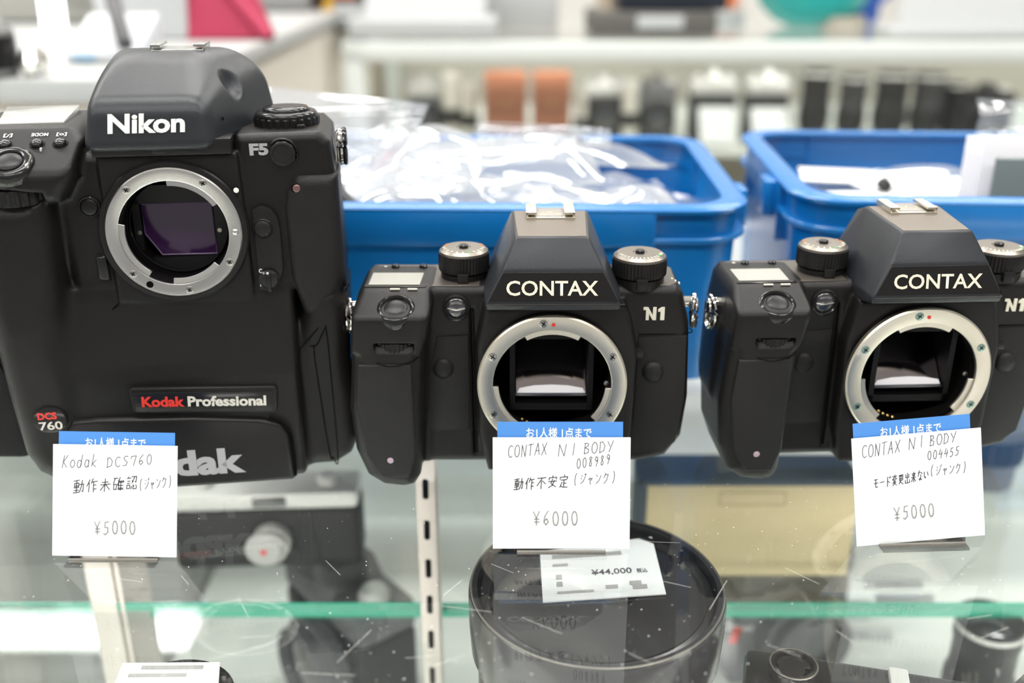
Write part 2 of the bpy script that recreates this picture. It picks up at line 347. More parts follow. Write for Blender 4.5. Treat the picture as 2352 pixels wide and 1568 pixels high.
    B().hull([(-29, -5.98, 96.2), (28.2, -5.98, 96.4), (-22.4, -3.34, 108.9), (21.5, -3.34, 109), (-29, -5.5, 96.2), (28.2, -5.5, 96.4), (-22.4, -2.8, 108.9), (21.5, -2.8, 109)], .1, 1).obj('nameplate', BLKS, pr)
    B().tube([(-29.5, -5.9, 94.9), (29, -5.9, 95.2)], .35, 6).obj('front_edge_line', BLKS, pr)
    sh = B(); sh.box(-11.8, 10.4, 29, 47, 124.2, 125, .2); sh.box(-12, -7.2, 30, 47, 126, 127.2, .2); sh.box(5.9, 10.6, 30, 47, 126, 127.2, .2); sh.box(-12, -11, 30, 47, 124.5, 127, .1); sh.box(9.6, 10.6, 30, 47, 124.5, 127, .1)
    so = sh.obj('hot_shoe', STEELW, pr)
    B().box(-7, 5.6, 31, 46, 124.9, 125.3, .1).obj('shoe_plate', mat('shoe_grey', (.32, .3, .28), .5, metal=.6, bump=.5, bscale=900), so)
    for k in range(3): B().lathe([(.9, 0), (.01, .3)], (-4 + 3.4 * k, 36 + 3 * (k % 2), 125.3), (0, 0, 1), 10).obj('shoe_contact', GOLD, so)
    # --- top dials
    for nm, x, y, r, ztop in (('exposure_dial', -41.2, 32, 12, 110), ('mode_dial', 40.8, 25, 12.7, 109.6)):
        base = B().lathe([(r - 1, 94), (r - 1, 98.6), (r - 2, 99), (r - 2, 100)], (x, y, 0), (0, 0, 1), 48).obj(nm, BLKS, R)
        B().lathe([(r - .3, 99.6), (r, 100.2), (r, ztop - 3), (r - .3, ztop - 2.4)], (x, y, 0), (0, 0, 1), 96, teeth=(1, 2, .45, 1)).obj('knurled_ring', BLKS, base, sharp=20)
        B().lathe([(r - .5, ztop - 2.6), (r - .6, ztop - 1.3), (r - 2.2, ztop - .1), (3.4, ztop), (3.2, ztop - .3), (.01, ztop - .3)], (x, y, 0), (0, 0, 1), 48).obj('dial_cap', DIALT, base)
        B().lathe([(2.2, ztop - .4), (2.2, ztop + 1), (1.8, ztop + 1.3), (.01, ztop + 1.35)], (x, y, 0), (0, 0, 1), 20).obj('lock_button', BLK2, base)
        B().box(x - 2.6, x + 2.6, y - r - 1.2, y - r + 3, 95.5, 100.5, .5).obj('lever', BLKS, base)
        n = 15
        for k in range(n):
            a = math.radians(200 + k * 150 / (n - 1)) if nm == 'mode_dial' else math.radians(150 + k * 240 / (n - 1))
            mm = GREENP if (k == 12 and nm == 'mode_dial') or (k == 8 and nm != 'mode_dial') else (ORANGEP if nm != 'mode_dial' and k in (0, 1, 13, 14) else IVORY)
            cx, cy = x + (r - 2.9) * math.cos(a), y + (r - 2.9) * math.sin(a)
            M = Matrix.Translation((cx, cy, ztop + .03)) @ Matrix.Rotation(a, 4, 'Z'); B().box(-.8, .8, -.32, .32, 0, .07, M=M).obj('dial_mark', mm, base)
    B().poly([(-84, 16.5), (-33.5, 17), (-32.5, 48.5), (-83, 48.5), (-85.5, 45), (-86, 20)], 95.4, 96.14, .25, 1, plane='xy').obj('top_plate', TOPM, R)
    B().poly([(32, 17.5), (54, 17.5), (58, 21), (58.6, 44), (56, 48.5), (31, 48.5)], 95.4, 96.14, .25, 1, plane='xy').obj('top_plate', TOPM, R)
    # --- top plate left: lcd, buttons, shutter release
    lc = B().poly([(-86.3, 14.5), (-58, 14.5), (-56.6, 37.5), (-86, 37.5)], 95.7, 96.35, .25, 1, plane='xy').obj('lcd_frame', BLK2, R)
    B().poly([(-84.6, 17), (-61, 17), (-60.5, 34.5), (-84.6, 34.5)], 96.3, 96.55, 0, 1, plane='xy').obj('lcd', LCDG, lc)
    for x in (-75, -61.5): B().lathe([(2, 95), (2, 97.2), (1.5, 97.7), (.01, 97.8)], (x, 43.5, 0), (0, 0, 1), 16).obj('top_button', BLK2, R)
    B().lathe([(1.4, 96.1), (.01, 96.5)], (-80, 45, 0), (0, 0, 1), 12).obj('lamp_mark', IVORY, R)
    for x in (-83, -69.5):
        M = Matrix.Translation((x, 41, 96.14)); B().box(0, 5.5, 0, 1.1, 0, .08, M=M).obj('button_legend', IVORY, R)
    for x in (-72, -64): B().box(x - 2.2, x + 2.2, 12.2, 13.2, 95.5, 96.06).obj('button_legend', IVORY, R)
    for k in range(3): B().box(56.4 + k * 1.2, 57 + k * 1.2, 26 - 3 * k, 28 - 3 * k, 95.6, 96.24).obj('button_legend', IVORY, R)
    ax = Vector((0, -.5, .866)); sp = Vector((-70.6, 1.6, 89.8))
    col = B().lathe([(9.4, -4), (9.2, -.2), (8.3, 1.2), (7.2, 1.7), (6.4, 1.2), (5.9, -.6), (5.7, -2)], sp, ax, 40, cap=False).obj('shutter_collar', BLK2, R, sharp=50)
    dome_button(col, 'shutter_button', sp + ax * .3, ax, 5.4, 1.6, BLKS)
    B().hull([(-86, -1, 87), (-79, -1, 86.5), (-79, 8, 93), (-84, 8, 93), (-86, 1, 85), (-79, 1, 85), (-79, 8, 90), (-84, 8, 90)], .6, 2).obj('power_lever', BLK2, col)
    wh = B().lathe([(10.6, 70.3), (11.4, 70.8), (11.4, 75), (10.6, 75.5)], (-71.5, 6.6, 0), (0, 0, 1), 72, teeth=(1, 2, .55, 1)).obj('command_wheel', RUB, R, sharp=20)
    B().box(-80.5, -62.5, 2.2, 2.9, 69.9, 75.9).obj('wheel_slot', CAV, R)
    # --- front fittings
    af = B().lathe([(6.4, -3), (6.4, .5), (5.7, .9), (5.2, .4), (5.2, -2)], (-44.2, 13.6, 86.4), (0, -1, 0), 40, cap=False).obj('focus_lamp', BLK2, R)
    B().lathe([(5.3, -1), (5.2, .2), (3.5, .9), (.01, 1.2)], (-44.2, 13.6, 86.4), (0, -1, 0), 32).obj('lamp_lens', GLASSD, af, sharp=80)
    B().tube([(-48.2, 12.9, 86.3), (-44.2, 12.2, 85.8), (-40.2, 12.9, 86.3)], .35, 6).obj('lamp_filament', CHROME, af)
    B().box(-47, -41.5, 12.6, 13.2, 88.2, 89.6, .2).obj('lamp_reflector', mat('reflector_grey', (.25, .25, .25), .2, metal=.9), af)
    dome_button(R, 'preview_button', (-51, 14, 56), (0, -1, 0), 5, 2.8, RUB, BLKS, 6.6)
    dome_button(R, 'release_button', (48.1, 14, 54.3), (0, -1, 0), 5.1, 3.2, RUB, BLKS, 6.4)
    sl = B().box(37.6, 42.4, 6.6, 14.5, 63.8, 67, .5).obj('focus_switch', BLKS, R); B().box(38.4, 39.2, 12, 14.4, 30, 63, .2).obj('switch_slot', SEAM, sl)
    dome_button(R, 'self_timer_lamp', (-75.5, -5.3, 17.4), (0, -1, 0), 1.9, 1.1, mat('lamp_rose', (.4, .3, .36), .15, coat=1), CAV, 3)
    b = B(); N0, Z0 = 42.2, 80.4
    b.poly([(N0 + 1.2, Z0), (N0 + 1.2, Z0 + 5), (N0, Z0 + 5), (N0, Z0 + 6.3), (N0 + 2.2, Z0 + 6.3), (N0 + 4.4, Z0 + 2.4), (N0 + 4.4, Z0 + 6.3), (N0 + 6, Z0 + 6.3), (N0 + 6, Z0), (N0 + 4.4, Z0), (N0 + 2.6, Z0 + 3.2), (N0 + 2.6, Z0)], 13.3, 13.8); b.obj('model_lettering', IVORY, R)
    b = B(); b.poly([(N0 + 7.9, Z0), (N0 + 7.9, Z0 + 4.3), (N0 + 6.8, Z0 + 4.0), (N0 + 6.8, Z0 + 5.2), (N0 + 8.4, Z0 + 6.3), (N0 + 9.8, Z0 + 6.3), (N0 + 9.8, Z0)], 13.3, 13.8); b.obj('model_lettering', IVORY, R)
    B().poly([(-53.5, 72), (-39, 73), (-38.6, 48), (-39.2, 24), (-58, 23), (-58, 50)], 13.2, 15, .5, 2, front=True).obj('front_rubber', RUB, R)
    B().poly([(40.5, 72), (63, 72.5), (64, 40), (61, 17), (54, 11), (38.5, 11), (40.2, 40)], 13.4, 15, .5, 2, front=True).obj('side_rubber', RUB, R)
    B().poly([(-88, 66), (-64, 66), (-63.3, 20), (-67, 8), (-80, 8), (-87, 20), (-90, 45)], -6.1, -3, 1.3, 3, front=True).obj('grip_rubber', RUB, R)
    for s, x, z in ((-1, -93.4, 80), (1, 65.6, 82.5)):
        lg = B().lathe([(2.6, -2), (2.6, 1.6), (1.6, 2.2), (.01, 2.3)], (x - s * 1.2, 25, z + 3), (s, 0, 0), 16).obj('strap_lug', CHROME, R)
        B().tube([(x + s * (1.2 + .9 * math.sin(k * .52)), 25 + 5.2 * math.cos(k * math.pi / 9), z - 1.5 + 7.8 * math.sin(k * math.pi / 9)) for k in range(18)], 1.15, 8, closed=True).obj('strap_ring', CHROME, lg)
        B().tube([(x + s * 2.6, 25 + 4.6 * math.cos(k * math.pi / 9), z - 2.5 + 7 * math.sin(k * math.pi / 9)) for k in range(18)], .9, 8, closed=True).obj('strap_ring', CHROME, lg)
    seam(R, [(-92, 16, 76.5), (-80, -5.2, 66.9), (-64, -5.2, 66.9), (-58.5, 3, 72)], .25)
    seam(R, [(40.5, 13.7, 73), (63.8, 14.8, 73.4), (65.3, 20, 74)], .28)
    seam(R, [(33.5, 4.9, 90.5), (-31, 4.9, 89.8)], .3)
    return R
cam_mid = film_camera('black film camera body in the middle, between the tall camera and its twin')
cam_mid.location = (.0185, .418, 0)
cam_right = copy_tree(cam_mid); cam_right.location = (.1912, .4276, 0); cam_right.rotation_euler = (0, 0, math.radians(2.62))
cam_right['label'] = 'black film camera body at the right end of the row, ring screws tinged green'

VERD = mat('verdigris_screw', (.3, .42, .37), .35, metal=.8)
for o in cam_right.children_recursive:
    if o.name.split('.')[0] == 'screw': o.material_slots[0].link = 'OBJECT'; o.material_slots[0].material = VERD
# ------------------------------------------------------------------ tall digital camera
def digital_camera(label):
    R = thing('digital_camera', label, 'camera'); MC = 123.3
    core = [(-47, 93), (-47, 150), (-38, 158), (28, 158), (30, 165), (66, 165.5), (70.5, 161), (72, 146), (73.5, 93)]
    panel = [(-29, 158), (30.4, 158), (31.8, 89.4), (-28.6, 91)]
    grip = [(-83, 143), (-84, 90), (-82, 45), (-80, 20), (-75.5, 10), (-68, 5), (-57, 6), (-52, 25), (-51.5, 80), (-48.5, 143)]
    head = [(-86, 139), (-87, 160), (-80, 171), (-40, 171), (-34, 164), (-37, 150), (-43, 140)]
    low = [(4, 97), (1.5, 89), (-1, 80), (-5.5, 64), (-7.5, 56), (-8, 36), (-6.5, 4), (-4, .3), (62, .3), (62, 97)]
    colr = [(44, 4), (50, .4), (63, .4), (71, 5.5), (75, 15), (75.3, 40), (73.3, 56), (74.5, 86), (68, 95), (56, 92), (48, 66)]
    def fn(X, Y, Z):
        d = ext(sd2(core, X, Z), Y, 4, 62, 4)
        d = su(d, ext(sd2(low, Y, Z), X, -60, 49, 3), 3.5)
        d = su(d, ext(sd2(colr, X, Z), Y, .5, 60, 8), 5)
        d = su(d, ext(sd2(grip, X, Z), Y, -9.5, 48, 12), 7)
        hd = ext(sd2(head, X, Z), Y, -11, 54, 6); hd = smx(hd, (Z - np.minimum(163 + (Y - 5) * .58, 169 + (Y - 20) * .1)) * .86, 4)
        hd = np.maximum(hd, -np.maximum(np.maximum(np.abs(X + 62) - 13, np.abs(Z - 142.6 - (X + 62) * -.12) - 4.2), Y + 2.5))
        d = su(d, hd, 3)
        d = np.minimum(d, ext(sd2(panel, X, Z), Y, 1.2, 30, 1.2))
        d = np.maximum(d, -np.maximum(np.sqrt(X ** 2 + (Z - MC) ** 2) - 23.4, Y - 36))
        return np.maximum(d, -(Z - .2))
    sdf_obj('body', fn, (-90, -14, -2), (78, 66, 174), .95, RUB if 0 else BLK, R)
    # prism head
    N_ = lambda *v: np.array(v) / np.linalg.norm(v)
    pl = [(N_(0, -.98, .197), (0, -4, 165.5)), (N_(0, -.45, .893), (0, -1, 180.4)), (N_(0, .02, 1), (0, 45, 197.4)), (N_(0, 1, .05), (0, 62, 170)), (N_(.932, -.33, .151), (21, -4, 165.3)), (N_(.611, -.281, .74), (19.6, -1, 180.5)),
          (N_(-.985, -.05, .16), (-31.2, -4, 165.6)), (N_(-.77, -.12, .63), (-31.6, 5, 182)), (N_(-.37, -.15, .93), (-22, 20, 194)), (N_(0, 0, -1), (0, 0, 160))]
    def fp(X, Y, Z):
        d = None
        for n, p in pl:
            e = n[0] * (X - p[0]) + n[1] * (Y - p[1]) + n[2] * (Z - p[2]); d = e if d is None else smx(d, e, 5.)
        dm = np.sqrt(((X - 32.2) / .85) ** 2 + ((Y - 27) / .9) ** 2 + ((Z - 192.5) / 1.35) ** 2) - 11.6
        return smx(d, -dm, 1.2)
    pr = sdf_obj('prism_head', fp, (-46, -8, 157), (46, 66, 202), .8, GREYB, R)
    nrm = Vector((0, -.98, .197)); lean = Vector((0, .197, .98))
    text('maker_lettering', 'Nikon', 9, WHITEP, pr, Vector((-21, -3.66, 168.0)) + nrm * .25, ey=lean, bold=.035, width=31.8, height=8.2, shear=.08)
    sh = B(); sh.box(-8, 15, 40, 60, 196.4, 197.6, .2); sh.box(-8.5, -4, 42, 60, 198.6, 199.8, .25); sh.box(10.5, 15.5, 42, 60, 198.6, 199.8, .25); sh.box(-8.5, -7.5, 42, 60, 197, 199.4, .1); sh.box(14.5, 15.5, 42, 60, 197, 199.4, .1)
    sh.obj('hot_shoe', STEEL, pr)
    B().lathe([(5, 0), (5, 2), (4, 2.6), (.01, 2.7)], (-27.2, 40, 187.2), (-.77, -.1, .63), 24).obj('diopter_knob', BLKS, pr)
    B().lathe([(.9, 0), (.01, .3)], (25, 8.4, 171.5), (.93, -.33, .15), 10).obj('side_screw', SEAM, pr)
    # flat band under the prism
    bd = B().box(-29.5, 28.5, -1.2, 12, 157.8, 164.6, .5).obj('front_band', BLKS, R)
    B().box(-4.6, 1.6, -1.7, 2, 158.6, 163.4, .25).obj('meter_coupling', BLK2, bd); B().lathe([(1.6, 0), (1.5, .4), (.01, .5)], (-.2, -1.7, 161), (0, -1, 0), 16).obj('coupling_pin', BLKS, bd)
    # mount
    B().lathe([(29.5, 2), (32.2, 2), (32.2, 0.2), (31.6, -.6), (29.6, -.9), (29.4, 2)], (0, 0, MC), (0, 1, 0), 80, cap=False).obj('mount_collar', BLKS, R)
    mount_ring(R, MC, 29.6, 23.6, STEEL, [(32, 92), (168, 236), (262, 318)], [131, 56, 222, 328, 278], scr_r=1.7, y0=-1.3)
    B().lathe([(1.2, 0), (1, .3), (.01, .4)], (28.6, -.6, MC + 18.4), (0, -1, 0), 16).obj('index_dot', WHITEP, R)
    B().lathe([(1.5, 0), (1.5, .3), (1, .8), (.01, 1)], (26.4, -1.2, MC - .2), (0, -1, 0), 14).obj('lock_pin', STEEL, R)
    B().lathe([(1.6, 0), (1.5, .2), (.01, .25)], (-13.2, -1.28, MC - 23), (0, -1, 0), 14).obj('drive_coupling', SEAM, R)
    B().lathe([(23.5, 1), (23.5, 35)], (0, 0, MC), (0, 1, 0), 56, cap=False).obj('throat', CAV, R)
    B().box(-24, 24, 35, 36, MC - 24, MC + 24).obj('throat_back', CAV, R)
    B().lathe([(23.2, 12), (23.2, 14), (21.8, 15), (21.6, 12)], (0, 0, MC), (0, 1, 0), 48, cap=False).obj('light_baffle', mat('baffle_black', (.012, .012, .013), .4), R)
    fb = B(); fb.box(-22, -18.6, 22, 28, 104, 134); fb.box(14.4, 22, 22, 28, 104, 134); fb.box(-22, 22, 22, 28, 131.5, 140); fb.box(-22, 22, 22, 28, 96, 105.6); fb.obj('sensor_frame', mat('sensor_frame_black', (.013, .013, .014), .45), R)
    se = B().poly([(-17.9, 130.9), (13.7, 130.8), (13.6, 106.2), (-11.3, 106.6), (-17.8, 117)], 24, 26, .3, 1, front=True).obj('sensor', SENSOR, R)
    B().tube([(-17.9, 24, 130.9), (13.7, 24, 130.8), (13.6, 24, 106.2), (-11.3, 24, 106.6), (-17.8, 24, 117)], .35, 6, closed=True).obj('sensor_edge', mat('violet_edge', (.2, .13, .26), .3), se)
    for x in (-19.9, 16.2): B().lathe([(1.2, 0), (1, .4), (.01, .5)], (x, 22, 118), (0, -1, 0), 12).obj('sensor_screw', STEELW, R)
    # right shoulder: rewind dial, socket cap, model lettering, lug
    dl = B().lathe([(13.4, 164), (14.6, 164.6), (14.9, 165.4), (14.9, 168.4), (14.4, 169)], (50.5, 30, 0), (0, 0, 1), 96, teeth=(2, 3, .6, 2)).obj('mode_dial', BLKS, R, sharp=20)
    B().lathe([(14.2, 168.8), (14.4, 169.6), (13.4, 171), (11, 171.6), (10.6, 171.2)], (50.5, 30, 0), (0, 0, 1), 48, cap=False).obj('dial_rim', BLK2, dl, sharp=60)
    B().lathe([(10.7, 170.5), (10.7, 172), (9.8, 172.9), (6, 173.3), (.01, 172.9)], (50.5, 30, 0), (0, 0, 1), 40).obj('dial_cap', BLK2, dl, sharp=60)
    B().box(55.6, 59.4, 14.2, 18, 164, 167, .6).obj('dial_lock', BLKS, dl)
    text('model_lettering', 'F5', 6, GREYP, R, (35.4, 3.6, 155.9), bold=.05, width=8.2, height=5.3)
    kn = B().lathe([(5.6, 0), (5.6, 2.2), (5.2, 2.8), (4.4, 3), (4.2, 2.6), (.01, 2.6)], (49.7, 4.2, 156.5), (0, -1, 0), 40, teeth=(1, 1, .3, 2)).obj('socket_cap', RUB, R)
    B().tube([(49.7 + 6.3 * math.cos(a * .35 - .4), 3.6, 156.5 + 6.3 * math.sin(a * .35 - .4)) for a in range(9)], .6, 8).obj('socket_rim', BLKS, kn)
    lg = B().hull([(72, 20, 149), (72, 30, 149), (72, 20, 161), (72, 30, 161), (74, 22, 147), (74, 28, 147), (74, 22, 163), (74, 28, 163)], .5, 2).obj('strap_lug', CHROME, R)
    B().tube([(74.4, 25 + 4.6 * math.cos(k * math.pi / 8), 155 + 7.6 * math.sin(k * math.pi / 8)) for k in range(16)], 1.3, 8, closed=True).obj('strap_ring', CHROME, lg)
    B().tube([(76.3, 25 + 5 * math.cos(k * math.pi / 8), 155 + 7.8 * math.sin(k * math.pi / 8)) for k in range(16)], 1.1, 8, closed=True).obj('ring_sleeve', BLK2, lg)
    rb = [(54, 147), (49.5, 140), (48, 132), (48.3, 100), (53.5, 80), (60, 80), (70, 90.5), (73.2, 97), (73, 147)]
    sdf_obj('side_rubber', lambda X, Y, Z: ext(sd2(rb, X, Z), Y, .8, 52, 5.5), (45, -2, 76), (77, 54, 150), .9, RUB, R)
    dome_button(R, 'status_lamp', (54.6, 1.6, 141.2), (0, -1, 0), 1.9, 1, mat('lamp_dark_rose', (.13, .06, .06), .15, coat=1), CAV, 2.6)
    # focus selector panel
    fp_ = B().poly([(34.2, 132), (38, 133.6), (42, 132.4), (45, 128.5), (45.8, 122), (45.6, 104), (43.5, 97.5), (39, 94), (34.2, 94)], 1.6, 5, .7, 2, front=True).obj('focus_panel', BLKS, R)
    dome_button(fp_, 'lens_release', (38.2, 1.7, 123.3), (0, -1, 0), 3.8, 1.2, RUB, BLK, 4.6)
    lv = B().lathe([(4.6, 0), (4.6, 1.6), (3.6, 2.4), (.01, 2.5)], (39, 1.8, 99.6), (0, -1, 0), 28).obj('focus_lever', BLK2, fp_)
    B().box(37.9, 39.9, -1.6, 0, 94.4, 102.5, .5).obj('lever_tab', BLK2, lv); B().lathe([(.6, 0), (.01, .2)], (38.6, -.7, 103), (0, -1, 0), 8).obj('lever_dot', WHITEP, lv)
    for z, ch in ((102.6, 'C'), (99.4, 'S'), (96.2, 'M')): text('focus_letter', ch, 2, WHITEP, fp_, (34.6, 1.5, z), bold=.03, height=2, width=1.5)
    dome_button(R, 'preview_button', (-35, 3.4, 135.4), (0, -1, 0), 3.7, 1, BLKS, BLK2, 4.8)
    B().hull([(-35.6, 1.5, 113), (-31, 1.5, 113), (-35.8, 1.5, 103), (-31, 1.5, 102), (-34.6, 4.5, 114.5), (-30.5, 4.5, 114.5), (-34.6, 4.5, 101), (-30.5, 4.5, 101)], .8, 3).obj('function_button', BLK2, R)
    # left head: lcd, buttons, shutter, wheel
    lc = B().hull([(-73, 22, 169.4), (-45, 22, 169.6), (-44, 47, 173.2), (-76, 47, 173), (-73, 22, 165), (-45, 22, 165), (-44, 47, 168), (-76, 47, 168)], .5, 2).obj('lcd_window', mat('lcd_window', (.5, .5, .48), .12, coat=1), R)  # pale base colour stands in for the ceiling's white highlight
    sn = Vector((0, -.5, .866))
    for x, y in ((-65.4, 5), (-52.5, 5), (-43.1, 5)):
        z = 162.9; dome_button(R, 'top_button', (x, y, z), sn, 2.6, 2.1, BLK2, BLKS, 3.4)
    sy = Vector((0, -.866, -.5))
    for s, x, wd, hh in (('MODE', -48.8, 6.9, 2.1), ('[o]', -41.2, 4.2, 2.4), ('[/]', -63.4, 3.6, 2.4)):
        text('button_legend', s, 2, WHITEP, R, (x, 10.9, 166.75), ex=(-1, 0, 0), ey=sy, bold=.02, width=wd, height=hh)
    sp = Vector((-61.6, -5.4, 157.3))
    col = B().lathe([(10.2, -4), (10.2, -.4), (9.2, 1.1), (7.4, 1.6), (6.2, 1), (5.8, -1)], sp, sn, 40, cap=False).obj('shutter_collar', BLK2, R, sharp=50)
    dome_button(col, 'shutter_button', sp + sn * .4, sn, 5.5, 1.5, BLKS)
    B().hull([(-59, -11.6, 152), (-54.5, -9.6, 152.8), (-53.4, -5.6, 155), (-57, -4.6, 155.8), (-59, -11.6, 154.4), (-54.5, -9.6, 155.4), (-53.4, -5.6, 157.4), (-57, -4.6, 158)], .5, 2).obj('power_lever', CHROME if 0 else BLK2, col)
    B().tube([sp + Vector((8.6 * math.cos(a), 8.6 * math.sin(a) * .866, 8.6 * math.sin(a) * .5 + 1.3)) for a in [-.5 + k * .12 for k in range(8)]], .55, 6).obj('collar_glint', CHROME, col)  # chrome arc added as the silver highlight on the collar
    B().box(-50.6, -50, 1, 2.6, 160.6, 162).obj('lever_mark', WHITEP, R)
    M = Matrix.Rotation(0, 4, 'X')
    B().lathe([(11.4, 139.4), (12.4, 140), (12.4, 145.6), (11.4, 146.2)], (-62.5, 1.2, 0), (0, 0, 1), 84, teeth=(1, 2, .8, 2)).obj('command_wheel', RUB, R, sharp=20)
    B().box(-75, -49.5, -3, -2.2, 137.5, 147.8).obj('wheel_slot', CAV, R)
    # grip rubber, lower housing, plates
    B().poly([(-66, 36), (-60, 34), (-56, 38), (-57, 44), (-63, 47), (-69, 45), (-70.5, 40)], -10.2, -9.2, .3).obj('badge_bed', BLKS, R)
    ell = lambda cx, cz, a, b, n=28: [(cx + a * math.cos(2 * math.pi * k / n), cz + b * math.sin(2 * math.pi * k / n)) for k in range(n)]
    bg = B().poly(ell(-63.2, 40.6, 7.6, 6.4), -11.2, -8, .5, 2, front=True).obj('badge', BLK2, R)
    text('badge_lettering', 'DCS', 4, REDP, bg, (-68.2, -11.35, 41.2), bold=.045, width=8.4, height=3.6)
    text('badge_lettering', '760', 4, SILVP, bg, (-68.2, -11.35, 36), bold=.02, width=10.2, height=4.2)
    rr = lambda x0, z0, x1, z1, x2, z2, x3, z3: [(x0, z0), (x1, z1), (x2, z2), (x3, z3)]
    bz = B().poly([(-27.4, 52.6), (-26, 53.6), (37.6, 50.6), (39, 49.2), (38, 38.4), (36.6, 37.2), (-25.4, 41.2), (-27, 42.2)], -9.7, -5, .8, 3, front=True).obj('maker_plate', BLK, R)
    B().poly([(-25.6, 51.4), (37, 48.4), (36, 38.6), (-25.2, 42.6)], -10.2, -9, .3, 2, front=True).obj('plate_inlay', BLK2, bz)
    ex = Vector((62.6, 0, -3.2)).normalized(); ey = Vector((3.2, 0, 62.6)).normalized()
    text('plate_lettering', 'Kodak', 5, REDP, bz, (-22.4, -10.35, 44.2), ex=ex, ey=ey, bold=.04, width=19, height=5.3)
    text('plate_lettering', 'Professional', 5, SILVP, bz, (-2, -10.35, 43.2), ex=ex, ey=ey, bold=.035, width=35.4, height=5.3)
    dr = B().poly([(-60, 3.5), (-58, 34), (-54, 39), (-43, 39.5), (0, 37.6), (30, 34.5), (39, 31.5), (42.6, 25.5), (43.8, 2), (42, .6), (-58, .6)], -10.6, 6, 2.4, 4, front=True).obj('battery_door', BLKS, R)
    text('door_lettering', 'Kodak', 14, GREYP, dr, (-37, -10.85, 7), bold=.045, width=58, height=13.8)
    seam(R, [(74.3, 17, 90.5), (70, 6.5, 85), (64.3, 2.6, 79.7), (58, .4, 73.5), (50.5, -1, 65.4), (45, -4.6, 58.9)], .35)
    seam(R, [(73.6, 12, 90), (66, 2.5, 80), (61, .2, 72), (58, .1, 66.5), (55, 0, 66)], .3)
    seam(R, [(56.7, .3, 66), (56.7, .3, 57), (60, .3, 10), (61.6, .4, 6), (64, .6, 6), (63.4, .5, 60), (62.8, .6, 76)], .3)
    seam(R, [(-28.6, 1, 91.2), (-33, 1.6, 86.4), (-36.3, .8, 78.6), (-37.6, -2.5, 70), (-37.6, -6, 59)], .3)
    seam(R, [(43.9, -9.6, 3), (43.4, -9.8, 24), (40.4, -9.9, 31), (34, -9.6, 34.8)], .6)
    B().poly([(-51, 138), (-49.6, 137.4), (-43, 144), (-36, 149), (-36, 150), (-44, 145.6)], 2.5, 5, .2).obj('head_seam', SEAM, R)
    return R
tall = digital_camera('tall black digital camera body with purple sensor showing in its silver mount')
tall.location = (-.1496, .427, 0); tall.rotation_euler = (0, 0, math.radians(8))
